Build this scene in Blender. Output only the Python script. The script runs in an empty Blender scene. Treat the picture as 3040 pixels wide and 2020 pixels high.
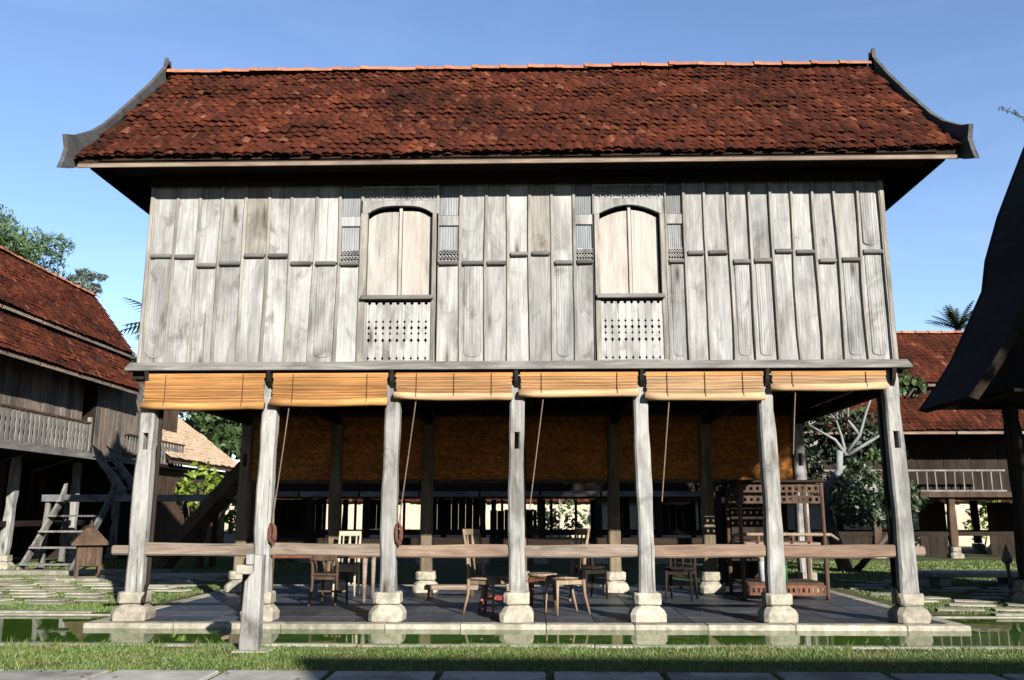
import bpy, math, random
import numpy as np
from mathutils import Vector, Matrix
random.seed(7); rng = np.random.default_rng(7)
R = math.radians
S = bpy.context.scene
COL = S.collection

# ------------------------------------------------------------------ camera, sky, sun, exposure
cam = bpy.data.cameras.new('camera'); cam.sensor_width = 36.0; cam.lens = 30.5
cam.clip_start = 0.1; cam.clip_end = 2000
camo = bpy.data.objects.new('camera', cam); COL.objects.link(camo)
camo.location = (0.255, -10.45, 1.20)
camo.rotation_euler = (R(90) + 0.1988, 0, 0.026)
S.camera = camo
SUN_AZ, SUN_EL = R(153), R(21.5)          # clockwise from +Y
world = bpy.data.worlds.new('World'); S.world = world; world.use_nodes = True
wn = world.node_tree; bg = wn.nodes['Background']
sky = wn.nodes.new('ShaderNodeTexSky'); sky.sky_type = 'NISHITA'; sky.sun_disc = False
sky.sun_elevation = SUN_EL; sky.sun_rotation = SUN_AZ
sky.air_density = 1.0; sky.dust_density = 0.05; sky.ozone_density = 3.2; sky.altitude = 0
wtc = wn.nodes.new('ShaderNodeTexCoord'); wmp = wn.nodes.new('ShaderNodeMapping'); wmp.inputs['Scale'].default_value = (1.2, 1.2, 4.5)
wnz = wn.nodes.new('ShaderNodeTexNoise'); wnz.inputs['Scale'].default_value = 2.3; wnz.inputs['Detail'].default_value = 7; wnz.inputs['Roughness'].default_value = 0.58; wnz.inputs['Distortion'].default_value = 0.6
wrp = wn.nodes.new('ShaderNodeValToRGB'); wrp.color_ramp.elements[0].position = 0.46; wrp.color_ramp.elements[0].color = (0, 0, 0, 1); wrp.color_ramp.elements[1].position = 0.80; wrp.color_ramp.elements[1].color = (0.03, 0.03, 0.03, 1)
wt = wn.nodes.new('ShaderNodeMix'); wt.data_type = 'RGBA'; wt.blend_type = 'MULTIPLY'; wt.inputs[0].default_value = 1.0; wt.inputs[7].default_value = (1.0, 0.95, 0.98, 1)
wc = wn.nodes.new('ShaderNodeMix'); wc.data_type = 'RGBA'; wc.inputs[7].default_value = (11.5, 13.2, 15.5, 1)      # thin high cloud
wn.links.new(wtc.outputs['Generated'], wmp.inputs[0]); wn.links.new(wmp.outputs[0], wnz.inputs['Vector']); wn.links.new(wnz.outputs['Fac'], wrp.inputs[0])
wn.links.new(sky.outputs[0], wt.inputs[6]); wn.links.new(wt.outputs[2], wc.inputs[6]); wn.links.new(wrp.outputs[0], wc.inputs[0])
wn.links.new(wc.outputs[2], bg.inputs[0]); bg.inputs[1].default_value = 0.05
sl = bpy.data.lights.new('sun', 'SUN'); sl.energy = 5.0; sl.angle = R(0.5); sl.color = (1.0, 0.945, 0.86)
so = bpy.data.objects.new('sun', sl); COL.objects.link(so)
sdir = Vector((math.sin(SUN_AZ)*math.cos(SUN_EL), math.cos(SUN_AZ)*math.cos(SUN_EL), math.sin(SUN_EL)))
so.rotation_euler = (-sdir).to_track_quat('-Z', 'Y').to_euler(); so.location = sdir*50
S.view_settings.view_transform = 'Standard'; S.view_settings.look = 'None'
S.view_settings.exposure = 2.2; S.view_settings.gamma = 1.0

# ------------------------------------------------------------------ helpers: materials
def newmat(name):
    m = bpy.data.materials.new(name); m.use_nodes = True
    nt = m.node_tree; return m, nt, nt.nodes['Principled BSDF']
def nd(nt, t, **k):
    n = nt.nodes.new(t)
    for a, v in k.items():
        if a.startswith('i_'):
            key = a[2:]; n.inputs[int(key) if key.isdigit() else key].default_value = v
        else: setattr(n, a, v)
    return n
def ramp(nt, src, stops):
    r = nt.nodes.new('ShaderNodeValToRGB'); e = r.color_ramp.elements
    while len(e) < len(stops): e.new(0.5)
    for i, (p, c) in enumerate(stops):
        e[i].position = p; e[i].color = (c[0], c[1], c[2], 1) if hasattr(c, '__len__') else (c, c, c, 1)
    nt.links.new(src, r.inputs[0]); return r.outputs[0]
def mix(nt, fac, a, b, mode='MIX'):
    m = nt.nodes.new('ShaderNodeMix'); m.data_type = 'RGBA'; m.blend_type = mode
    for i, v in ((0, fac), (6, a), (7, b)):
        if hasattr(v, 'links') or isinstance(v, bpy.types.NodeSocket): nt.links.new(v, m.inputs[i])
        elif i == 0: m.inputs[0].default_value = v
        else: m.inputs[i].default_value = (v[0], v[1], v[2], 1)
    return m.outputs[2]
def coords(nt, scale, rnd=True, island=False):
    tc = nt.nodes.new('ShaderNodeTexCoord')
    out = tc.outputs['Object']
    if rnd:
        oi = nt.nodes.new('ShaderNodeObjectInfo')
        ml = nd(nt, 'ShaderNodeVectorMath', operation='MULTIPLY_ADD')
        nt.links.new(oi.outputs['Random'], ml.inputs[0]); ml.inputs[1].default_value = (37., 53., 71.)
        nt.links.new(out, ml.inputs[2]); out = ml.outputs[0]
    mp = nt.nodes.new('ShaderNodeMapping'); mp.inputs['Scale'].default_value = scale
    nt.links.new(out, mp.inputs[0]); return mp.outputs[0]
def noise(nt, vec, scale, detail=6, rough=0.6, dist=0.0):
    n = nd(nt, 'ShaderNodeTexNoise'); n.inputs['Scale'].default_value = scale
    n.inputs['Detail'].default_value = detail; n.inputs['Roughness'].default_value = rough
    n.inputs['Distortion'].default_value = dist
    nt.links.new(vec, n.inputs['Vector']); return n.outputs['Fac']
def bump(nt, b, h, strength=0.3, dist=0.01):
    bn = nd(nt, 'ShaderNodeBump'); bn.inputs['Strength'].default_value = strength; bn.inputs['Distance'].default_value = dist
    nt.links.new(h, bn.inputs['Height']); nt.links.new(bn.outputs[0], b.inputs['Normal'])
KW, KS, KT, KL = 0.325, 0.33, 0.19, 0.55      # albedo levels (wood, stone, tile, leaf)
def dk(c, k): return tuple(q*k for q in c)
AX = {'X': (1.3, 20, 20), 'Y': (20, 1.3, 20), 'Z': (20, 20, 1.3)}
def wood(name, dark, light, axis='Z', tint=None, var=0.5, rough=0.82, crack=0.35, stain=0.45, bmp=0.35, spec=0.10, knots=False):
    m, nt, b = newmat(name); dark, light = dk(dark, KW), dk(light, KW)
    v = coords(nt, AX[axis]); oi = nt.nodes.new('ShaderNodeObjectInfo')
    g = noise(nt, v, 1.6, 9, 0.68, 0.4)
    col = ramp(nt, g, [(0.28, dark), (0.52, [(a+c)/2 for a, c in zip(dark, light)]), (0.72, light)])
    v2 = coords(nt, tuple(2.6 if s > 5 else 0.9 for s in AX[axis]))
    st = noise(nt, v2, 1.2, 5, 0.6, 0.6)
    stc = ramp(nt, st, [(0.36, 1.0-stain), (0.58, 1.0)])
    col = mix(nt, 1.0, col, stc, 'MULTIPLY')
    v3 = coords(nt, tuple(52 if s > 5 else 0.8 for s in AX[axis]))
    cr = noise(nt, v3, 1.0, 3, 0.5, 0.2)
    crc = ramp(nt, cr, [(0.27, 1.0-crack*1.6 if crack < .6 else 0.05), (0.345, 1.0)])
    col = mix(nt, 1.0, col, crc, 'MULTIPLY')
    if knots:
        vk = coords(nt, tuple(5.0 if s_ > 5 else 1.1 for s_ in AX[axis]))
        vo = nd(nt, 'ShaderNodeTexVoronoi'); vo.inputs['Scale'].default_value = 0.9; nt.links.new(vk, vo.inputs['Vector'])
        col = mix(nt, 1.0, col, ramp(nt, vo.outputs['Distance'], [(0.05, (0.22, 0.19, 0.16)), (0.13, (0.72, 0.69, 0.66)), (0.24, 1.0)]), 'MULTIPLY')
        vs_ = coords(nt, tuple(1.7 if s_ > 5 else 1.3 for s_ in AX[axis]))
        bl = noise(nt, vs_, 1.5, 6, 0.62, 0.8)
        col = mix(nt, 1.0, col, ramp(nt, bl, [(0.30, (0.50, 0.49, 0.46)), (0.44, 1.0)]), 'MULTIPLY')
    if tint is not None:
        rt = nd(nt, 'ShaderNodeMath', operation='FRACT'); ml = nd(nt, 'ShaderNodeMath', operation='MULTIPLY'); ml.inputs[1].default_value = 7.31
        nt.links.new(oi.outputs['Random'], ml.inputs[0]); nt.links.new(ml.outputs[0], rt.inputs[0])
        tf = ramp(nt, rt.outputs[0], [(0.35, 0.0), (1.0, 0.75)])
        col = mix(nt, tf, col, mix(nt, 1.0, col, tint, 'MULTIPLY'))
    rv = ramp(nt, oi.outputs['Random'], [(0.0, 1.0-var), (0.25, 1.0-var*0.25), (1.0, 1.0+var*0.22)])
    col = mix(nt, 1.0, col, rv, 'MULTIPLY')
    nt.links.new(col, b.inputs['Base Color']); b.inputs['Roughness'].default_value = rough
    b.inputs['Specular IOR Level'].default_value = spec
    bump(nt, b, g, bmp, 0.008)
    return m
def speck(name, c1, c2, scale=6, rough=0.85, var=0.25, spec=0.12, bmp=0.3, c3=None, bdist=0.01):
    m, nt, b = newmat(name); c1, c2 = dk(c1, KS), dk(c2, KS); c3 = dk(c3, KS) if c3 else None
    v = coords(nt, (1, 1, 1)); oi = nt.nodes.new('ShaderNodeObjectInfo')
    g = noise(nt, v, scale, 8, 0.65, 0.3)
    col = ramp(nt, g, [(0.3, c1), (0.7, c2)])
    if c3 is not None:
        h = noise(nt, v, scale*0.35, 5, 0.6)
        col = mix(nt, ramp(nt, h, [(0.5, 0.0), (0.66, 1.0)]), col, c3)
    rv = ramp(nt, oi.outputs['Random'], [(0, 1-var), (1, 1+var*0.6)])
    col = mix(nt, 1.0, col, rv, 'MULTIPLY')
    nt.links.new(col, b.inputs['Base Color']); b.inputs['Roughness'].default_value = rough
    b.inputs['Specular IOR Level'].default_value = spec
    bump(nt, b, g, bmp, bdist); return m
def tilemat(name, island):
    m, nt, b = newmat(name)
    if island: rnd = nt.nodes.new('ShaderNodeNewGeometry').outputs['Random Per Island']
    else: rnd = nt.nodes.new('ShaderNodeObjectInfo').outputs['Random']
    col = ramp(nt, rnd, [(0.0, dk((0.09, 0.026, 0.015), KT)), (0.25, dk((0.145, 0.035, 0.017), KT)), (0.80, dk((0.205, 0.050, 0.022), KT)), (0.95, dk((0.29, 0.080, 0.036), KT)), (1.0, dk((0.40, 0.15, 0.08), KT))])
    tc = nt.nodes.new('ShaderNodeNewGeometry')
    n1 = noise(nt, tc.outputs['Position'], 1.1, 5, 0.6)
    col = mix(nt, 1.0, col, ramp(nt, n1, [(0.32, 0.5), (0.66, 1.25)]), 'MULTIPLY')
    n2 = noise(nt, tc.outputs['Position'], 24, 6, 0.7)
    col = mix(nt, 1.0, col, ramp(nt, n2, [(0.35, 0.6), (0.65, 1.2)]), 'MULTIPLY')
    mp_ = nt.nodes.new('ShaderNodeMapping'); mp_.inputs['Scale'].default_value = (1.5, 0.45, 0.45); nt.links.new(tc.outputs['Position'], mp_.inputs[0])
    n3 = noise(nt, mp_.outputs[0], 1.0, 6, 0.62, 0.5)
    col = mix(nt, 1.0, col, ramp(nt, n3, [(0.36, (0.50, 0.55, 0.58)), (0.50, 1.0)]), 'MULTIPLY')
    n4 = noise(nt, tc.outputs['Position'], 3.3, 7, 0.7, 0.3)
    col = mix(nt, ramp(nt, n4, [(0.66, 0.0), (0.74, 0.55)]), col, dk((0.26, 0.17, 0.11), KT))
    nt.links.new(col, b.inputs['Base Color']); b.inputs['Roughness'].default_value = 0.85
    b.inputs['Specular IOR Level'].default_value = 0.06
    bump(nt, b, n2, 0.35, 0.006); return m
def leafmat(name, c1, c2, trans=0.35):
    m, nt, b = newmat(name)
    g = nt.nodes.new('ShaderNodeNewGeometry')
    col = ramp(nt, g.outputs['Random Per Island'], [(0, dk(c1, KL)), (1, dk(c2, KL))])
    n1 = noise(nt, g.outputs['Position'], 0.9, 4, 0.6)
    col = mix(nt, 1.0, col, ramp(nt, n1, [(0.35, 0.65), (0.65, 1.2)]), 'MULTIPLY')
    nt.links.new(col, b.inputs['Base Color']); b.inputs['Roughness'].default_value = 0.55
    tr = nt.nodes.new('ShaderNodeBsdfTranslucent'); nt.links.new(col, tr.inputs[0])
    ms = nt.nodes.new('ShaderNodeMixShader'); ms.inputs[0].default_value = trans
    nt.links.new(b.outputs[0], ms.inputs[1]); nt.links.new(tr.outputs[0], ms.inputs[2])
    nt.links.new(ms.outputs[0], nt.nodes['Material Output'].inputs[0]); return m

M = {}
M['panel'] = wood('weathered_panel', (0.285, 0.282, 0.272), (0.625, 0.617, 0.60), 'Z', (0.90, 0.93, 0.94), 0.27, stain=0.42, knots=True)
M['panel_warm'] = wood('weathered_panel_warm', (0.40, 0.37, 0.335), (0.63, 0.595, 0.55), 'Z', (1.0, 0.95, 0.92), 0.12, stain=0.3)
M['panel_pale'] = wood('weathered_panel_pale', (0.39, 0.383, 0.365), (0.66, 0.65, 0.63), 'Z', (0.95, 0.97, 0.96), 0.22, stain=0.4, knots=True)
M['panel_brown'] = wood('weathered_panel_brown', (0.25, 0.225, 0.195), (0.57, 0.535, 0.48), 'Z', (0.9, 0.89, 0.86), 0.3, stain=0.45, knots=True)
M['panel_blue'] = wood('weathered_panel_bluish', (0.27, 0.282, 0.29), (0.45, 0.465, 0.475), 'Z', (0.94, 0.98, 1.04), 0.2, stain=0.3)
M['batten'] = wood('weathered_batten', (0.26, 0.24, 0.21), (0.56, 0.52, 0.46), 'Z', (0.9, 0.92, 0.92), 0.25)
M['trimx'] = wood('weathered_trim', (0.16, 0.15, 0.135), (0.42, 0.41, 0.385), 'X', (0.9, 0.92, 0.92), 0.25)
M['ledge'] = wood('weathered_ledge', (0.12, 0.115, 0.105), (0.30, 0.29, 0.27), 'X', None, 0.3)
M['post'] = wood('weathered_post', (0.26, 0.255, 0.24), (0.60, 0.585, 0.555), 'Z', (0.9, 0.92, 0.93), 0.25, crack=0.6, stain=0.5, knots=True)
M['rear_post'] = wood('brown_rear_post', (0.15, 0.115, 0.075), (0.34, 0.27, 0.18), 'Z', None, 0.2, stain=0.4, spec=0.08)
M['rail'] = wood('weathered_rail', (0.20, 0.15, 0.115), (0.46, 0.37, 0.30), 'X', (1.0, 0.78, 0.62), 0.2, stain=0.4)
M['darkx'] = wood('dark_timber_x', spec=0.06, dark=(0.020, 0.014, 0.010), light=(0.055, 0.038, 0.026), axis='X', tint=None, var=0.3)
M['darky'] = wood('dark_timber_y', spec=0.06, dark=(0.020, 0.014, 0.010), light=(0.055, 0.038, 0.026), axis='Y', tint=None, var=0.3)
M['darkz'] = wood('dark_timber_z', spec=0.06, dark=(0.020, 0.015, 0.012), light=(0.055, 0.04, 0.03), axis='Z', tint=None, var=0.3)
M['brown'] = wood('brown_timber', (0.06, 0.036, 0.024), (0.19, 0.12, 0.08), 'Z', None, 0.3)
M['red_wood'] = wood('reddish_polished_wood', (0.13, 0.045, 0.022), (0.28, 0.11, 0.055), 'Z', None, 0.2, rough=0.45)
M['pale_wood'] = wood('pale_bare_wood', (0.27, 0.19, 0.125), (0.48, 0.36, 0.25), 'Z', None, 0.15, rough=0.6)
M['cream_paint'] = wood('cream_painted_wood', (0.56, 0.47, 0.33), (0.74, 0.64, 0.48), 'Z', None, 0.1, stain=0.15)
M['red_paint'] = wood('red_painted_wood', (0.32, 0.05, 0.035), (0.48, 0.10, 0.07), 'Z', None, 0.1)
M['gable'] = wood('weathered_gable_board', (0.075, 0.076, 0.078), (0.165, 0.165, 0.165), 'Y', None, 0.1)
M['farwood'] = wood('weathered_far_plank', (0.16, 0.135, 0.115), (0.42, 0.375, 0.33), 'Z', (1.0, 0.84, 0.7), 0.5)
M['farrail'] = wood('weathered_far_rail', (0.16, 0.15, 0.14), (0.40, 0.38, 0.35), 'Z', None, 0.3)
M['stairwood'] = wood('weathered_stair_plank', (0.12, 0.125, 0.135), (0.30, 0.31, 0.325), 'Y', None, 0.3)
M['stone'] = speck('cream_stone', (0.30, 0.27, 0.21), (0.60, 0.555, 0.45), 11, 0.9, 0.3, bmp=0.8, c3=(0.25, 0.24, 0.18))
M['kerb'] = speck('grey_kerb_stone', (0.27, 0.25, 0.205), (0.50, 0.47, 0.40), 8, 0.85, 0.25, bmp=0.4, c3=(0.24, 0.24, 0.17))
M['slab'] = speck('grey_walk_slab', (0.36, 0.355, 0.325), (0.58, 0.57, 0.53), 5, 0.8, 0.2, bmp=0.3, c3=(0.25, 0.245, 0.22))
M['paver'] = speck('pale_lawn_paver', (0.30, 0.28, 0.22), (0.50, 0.47, 0.38), 6, 0.85, 0.3, bmp=0.4, c3=(0.20, 0.22, 0.12))
M['slate'] = speck('dark_slate', (0.042, 0.046, 0.056), (0.10, 0.105, 0.118), 5, 0.5, 0.45, spec=0.16, bmp=0.15, c3=(0.06, 0.07, 0.068))
M['soil'] = speck('grassy_soil', (0.035, 0.055, 0.014), (0.10, 0.12, 0.035), 3, 0.95, 0.0, bmp=0.5, c3=(0.13, 0.11, 0.055), bdist=0.03)
M['cream_wall'] = speck('cream_plaster', (0.56, 0.48, 0.36), (0.72, 0.64, 0.50), 1.5, 0.9, 0.05, bmp=0.1, c3=(0.5, 0.44, 0.33))
M['bucket'] = speck('white_enamel', (0.55, 0.57, 0.6), (0.72, 0.74, 0.76), 4, 0.4, 0.0, bmp=0.05)
M['green_glass'] = speck('green_glaze', (0.01, 0.09, 0.02), (0.02, 0.16, 0.04), 4, 0.15, 0.0, spec=0.5, bmp=0.0)
M['cord'] = speck('brown_cord', (0.16, 0.11, 0.075), (0.30, 0.22, 0.16), 40, 0.9, 0.1)
M['coil'] = speck('reddish_rope', (0.10, 0.04, 0.03), (0.22, 0.10, 0.075), 40, 0.9, 0.1)
M['string'] = speck('dark_string', (0.05, 0.03, 0.015), (0.09, 0.05, 0.02), 40, 0.9, 0.1)
M['metal'] = speck('grey_box', (0.3, 0.3, 0.29), (0.4, 0.4, 0.39), 5, 0.6, 0.0)
M['tile'] = tilemat('clay_tile', False); M['tiles'] = tilemat('clay_tile_field', True)
M['ridge'] = speck('orange_ridge_tile', (0.36, 0.12, 0.055), (0.60, 0.25, 0.125), 7, 0.75, 0.25, bmp=0.3)
M['oldtile'] = speck('old_clay_sheet', (0.07, 0.025, 0.015), (0.15, 0.05, 0.025), 7, 0.75, 0.1)
M['orange_roof'] = speck('pale_tan_tile', (0.58, 0.40, 0.26), (0.80, 0.60, 0.43), 7, 0.75, 0.2)  # pale tan is the roof's own colour, on both slopes
M['leaf'] = leafmat('green_leaf', (0.028, 0.06, 0.014), (0.075, 0.13, 0.03))
M['leaf_far'] = leafmat('far_leaf', (0.035, 0.085, 0.03), (0.11, 0.18, 0.05))
M['leaf_grey'] = leafmat('grey_green_leaf', (0.06, 0.10, 0.09), (0.13, 0.18, 0.15))
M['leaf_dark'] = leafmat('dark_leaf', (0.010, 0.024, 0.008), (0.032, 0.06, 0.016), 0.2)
M['leaf_lime'] = leafmat('lime_leaf', (0.14, 0.22, 0.02), (0.30, 0.40, 0.05), 0.5)
M['bark'] = speck('grey_bark', (0.06, 0.05, 0.04), (0.14, 0.12, 0.10), 9, 0.9, 0.1, bmp=0.6)
M['pale_bark'] = speck('pale_bark', (0.20, 0.215, 0.22), (0.36, 0.375, 0.37), 9, 0.85, 0.1, bmp=0.4)
def grassmat():
    m, nt, b = newmat('grass_blade')
    g = nt.nodes.new('ShaderNodeNewGeometry')
    col = ramp(nt, g.outputs['Random Per Island'], [(0, (0.016, 0.045, 0.005)), (0.55, (0.042, 0.09, 0.009)), (0.85, (0.08, 0.105, 0.016)), (1, (0.14, 0.115, 0.045))])
    n1 = noise(nt, g.outputs['Position'], 1.7, 4, 0.6)
    col = mix(nt, ramp(nt, n1, [(0.47, 0.0), (0.66, 0.7)]), col, (0.085, 0.083, 0.022))
    nt.links.new(col, b.inputs['Base Color']); b.inputs['Roughness'].default_value = 0.6
    tr = nt.nodes.new('ShaderNodeBsdfTranslucent'); nt.links.new(col, tr.inputs[0])
    ms = nt.nodes.new('ShaderNodeMixShader'); ms.inputs[0].default_value = 0.3
    nt.links.new(b.outputs[0], ms.inputs[1]); nt.links.new(tr.outputs[0], ms.inputs[2])
    nt.links.new(ms.outputs[0], nt.nodes['Material Output'].inputs[0]); return m
M['grass'] = grassmat()
def watermat():
    m, nt, b = newmat('pond_water')
    v = coords(nt, (1, 1, 1), False)
    n1 = noise(nt, v, 0.8, 3, 0.5)
    nt.links.new(ramp(nt, n1, [(0.3, (0.012, 0.031, 0.004)), (0.7, (0.024, 0.05, 0.007))]), b.inputs['Base Color'])
    b.inputs['Roughness'].default_value = 0.015; b.inputs['IOR'].default_value = 1.33
    n2 = noise(nt, v, 3.0, 2, 0.5); bump(nt, b, n2, 0.03, 0.02); return m
M['water'] = watermat()
def bamboo(name, c1, c2, weave=False):
    m, nt, b = newmat(name)
    v = coords(nt, (1.5, 1.5, 60) if not weave else (14, 14, 26))
    g = noise(nt, v, 1.0, 4, 0.6)
    col = ramp(nt, g, [(0.3, c1), (0.7, c2)])
    v2 = coords(nt, (0.8, 0.8, 6)); h = noise(nt, v2, 1.3, 4, 0.6)
    col = mix(nt, 1.0, col, ramp(nt, h, [(0.35, 0.66), (0.65, 1.12)]), 'MULTIPLY')
    gi = nt.nodes.new('ShaderNodeNewGeometry')
    col = mix(nt, 1.0, col, ramp(nt, gi.outputs['Random Per Island'], [(0.0, 0.55), (0.3, 0.85), (1.0, 1.15)]), 'MULTIPLY')
    b.inputs['Specular IOR Level'].default_value = 0.15
    nt.links.new(col, b.inputs['Base Color']); b.inputs['Roughness'].default_value = 0.75
    tr = nt.nodes.new('ShaderNodeBsdfTranslucent'); nt.links.new(col, tr.inputs[0])
    ms = nt.nodes.new('ShaderNodeMixShader'); ms.inputs[0].default_value = 0.22
    nt.links.new(b.outputs[0], ms.inputs[1]); nt.links.new(tr.outputs[0], ms.inputs[2])
    nt.links.new(ms.outputs[0], nt.nodes['Material Output'].inputs[0])
    bump(nt, b, g, 0.25, 0.005); return m
M['bamboo'] = bamboo('bamboo_slats', (0.155, 0.065, 0.018), (0.255, 0.13, 0.045))
M['bamboo_mid'] = bamboo('bamboo_slats_faded', (0.17, 0.082, 0.03), (0.27, 0.15, 0.066))
M['bamboo_straw'] = bamboo('bamboo_slats_straw', (0.185, 0.105, 0.05), (0.29, 0.185, 0.10))
M['bamboo_roll_pale'] = bamboo('bamboo_roll_straw', (0.22, 0.135, 0.068), (0.34, 0.23, 0.135))
M['bamboo_roll'] = bamboo('bamboo_roll', (0.20, 0.092, 0.027), (0.30, 0.165, 0.06))
M['weave'] = bamboo('woven_bamboo', (0.10, 0.034, 0.006), (0.28, 0.105, 0.018), True)

# ------------------------------------------------------------------ helpers: meshes and objects
class MB:
    def __init__(s): s.v = []; s.f = []
    def add(s, vs, fs):
        o = len(s.v); s.v += [tuple(p) for p in vs]; s.f += [tuple(i+o for i in f) for f in fs]; return s
    def box(s, x0, x1, y0, y1, z0, z1, mt=None):
        vs = [(x, y, z) for z in (z0, z1) for y in (y0, y1) for x in (x0, x1)]
        if mt: vs = [mt @ Vector(p) for p in vs]
        return s.add(vs, [(0, 2, 3, 1), (4, 5, 7, 6), (0, 1, 5, 4), (2, 6, 7, 3), (0, 4, 6, 2), (1, 3, 7, 5)])
    def loft(s, secs):
        n = len(secs[0]); o = len(s.v); fs = []
        for i in range(len(secs)-1):
            for j in range(n): fs.append((i*n+j, i*n+(j+1) % n, (i+1)*n+(j+1) % n, (i+1)*n+j))
        fs.append(tuple(range(n-1, -1, -1))); fs.append(tuple((len(secs)-1)*n+j for j in range(n)))
        return s.add([p for q in secs for p in q], fs)
    def prism(s, poly, ax, a0, a1):
        """poly in the two other axes (in xyz order), extruded along ax; poly counter-clockwise seen from +ax"""
        def P(p, a):
            return (a, p[0], p[1]) if ax == 'X' else (p[0], a, p[1]) if ax == 'Y' else (p[0], p[1], a)
        n = len(poly)
        vs = [P(p, a0) for p in poly]+[P(p, a1) for p in poly]
        fs = [tuple(range(n-1, -1, -1)), tuple(range(n, 2*n))]+[(j, (j+1) % n, n+(j+1) % n, n+j) for j in range(n)]
        return s.add(vs, fs)
    def strip(s, low, high, ax, a0, a1):
        """solid between two polylines low/high (same count) extruded along ax: safe for concave outlines"""
        for i in range(len(low)-1): s.prism([low[i], low[i+1], high[i+1], high[i]], ax, a0, a1)
        return s
    def tube(s, pts, rads, n=8):
        pts = [Vector(p) for p in pts]; secs = []
        if not hasattr(rads, '__len__'): rads = [rads]*len(pts)
        up = Vector((0.13, 0.21, 1)).normalized()
        for i, p in enumerate(pts):
            d = (pts[min(i+1, len(pts)-1)]-pts[max(i-1, 0)]).normalized()
            if abs(d.dot(up)) > 0.96: a = d.cross(Vector((1, 0.1, 0))).normalized()
            else: a = d.cross(up).normalized()
            b = d.cross(a)
            secs.append([p+(a*math.cos(2*math.pi*k/n)+b*math.sin(2*math.pi*k/n))*rads[i] for k in range(n)])
        return s.loft(secs)
    def lathe(s, cx, cy, prof, n=16, ph=0.0):
        return s.loft([[(cx+r*math.cos(ph+2*math.pi*k/n), cy+r*math.sin(ph+2*math.pi*k/n), z) for k in range(n)] for z, r in prof])
    def mesh(s, name):
        me = bpy.data.meshes.new(name); me.from_pydata(s.v, [], s.f); me.validate(); me.update()
        return me
    def build(s, name, mat, parent=None, bev=0, smooth=False, loc=None):
        me = s.mesh(name); me.materials.append(M[mat])
        fixnormals(me)
        if smooth:
            for p in me.polygons: p.use_smooth = True
        return link(name, me, parent, bev, loc)
def fixnormals(me):
    import bmesh
    bm = bmesh.new(); bm.from_mesh(me); bmesh.ops.recalc_face_normals(bm, faces=bm.faces); bm.to_mesh(me); bm.free()
def link(name, me, parent=None, bev=0, loc=None):
    o = bpy.data.objects.new(name, me); COL.objects.link(o)
    if parent is not None: o.parent = parent
    if loc is not None: o.location = loc
    if bev:
        md = o.modifiers.new('bevel', 'BEVEL'); md.width = bev; md.segments = 1; md.limit_method = 'ANGLE'; md.angle_limit = R(40)
    return o
def thing(name, label, cat, loc=(0, 0, 0), rz=0, group=None):
    o = bpy.data.objects.new(name, None); COL.objects.link(o); o.location = loc; o.rotation_euler = (0, 0, rz)
    o.empty_display_size = 0.2
    return tag(o, label, cat, group)
def tag(o, label, cat=None, group=None, kind=None):
    o['label'] = label
    if cat: o['category'] = cat
    if group: o['group'] = group
    if kind: o['kind'] = kind
    return o
def struct(o, label=None):
    o['kind'] = 'structure'
    if label: o['label'] = label
    return o
def sub(name, parent):
    o = bpy.data.objects.new(name, None); COL.objects.link(o); o.parent = parent; o.empty_display_size = 0.1; return o
def npmesh(name, V, F, mat):
    me = bpy.data.meshes.new(name); n, k = F.shape
    me.vertices.add(len(V)); me.vertices.foreach_set('co', np.ascontiguousarray(V, dtype=np.float32).ravel())
    me.loops.add(n*k); me.loops.foreach_set('vertex_index', np.ascontiguousarray(F, dtype=np.int32).ravel())
    me.polygons.add(n); me.polygons.foreach_set('loop_start', np.arange(0, n*k, k, dtype=np.int32))
    me.polygons.foreach_set('loop_total', np.full(n, k, dtype=np.int32))
    me.update(calc_edges=True); me.validate(); me.materials.append(M[mat]); return me

# timber posts: lofted, chamfered and slightly uneven; optional through slot
def rsec(cx, cy, hw, hd, ch, z):
    return [(cx-hw+ch, cy-hd, z), (cx+hw-ch, cy-hd, z), (cx+hw, cy-hd+ch, z), (cx+hw, cy+hd-ch, z), (cx+hw-ch, cy+hd, z), (cx-hw+ch, cy+hd, z), (cx-hw, cy+hd-ch, z), (cx-hw, cy-hd+ch, z)]
def post_mb(cx, cy, z0, z1, w0, w1, slot=None, jit=0.006, lean=(0, 0), rnd=random):
    mb = MB(); n = max(3, int((z1-z0)/0.25))
    ph = rnd.uniform(0, 6)
    def w(z):
        t = (z-z0)/(z1-z0); return (w0+(w1-w0)*t)/2 + jit*math.sin(5.1*z+ph)*0.6+jit*math.sin(11*z+2*ph)*0.4
    def c(z):
        t = (z-z0)/(z1-z0); return cx+lean[0]*t+jit*math.sin(2.3*z+ph), cy+lean[1]*t
    def seg(a, b):
        k = max(2, int((b-a)/0.22)+1)
        mb.loft([rsec(*c(z), w(z), w(z), 0.022, z) for z in np.linspace(a, b, k)])
    if slot is None: seg(z0, z1)
    else:
        s0, s1, sw = slot
        seg(z0, s0); seg(s1, z1)
        for sg in (-1, 1):
            secs = []
            for z in (s0, s1):
                x, y = c(z); h = w(z); e = (h-sw/2)/2; xc = x+sg*(sw/2+e)
                secs.append(rsec(xc, y, e, h, 0.018, z))
            mb.loft(secs)
    return mb
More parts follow.
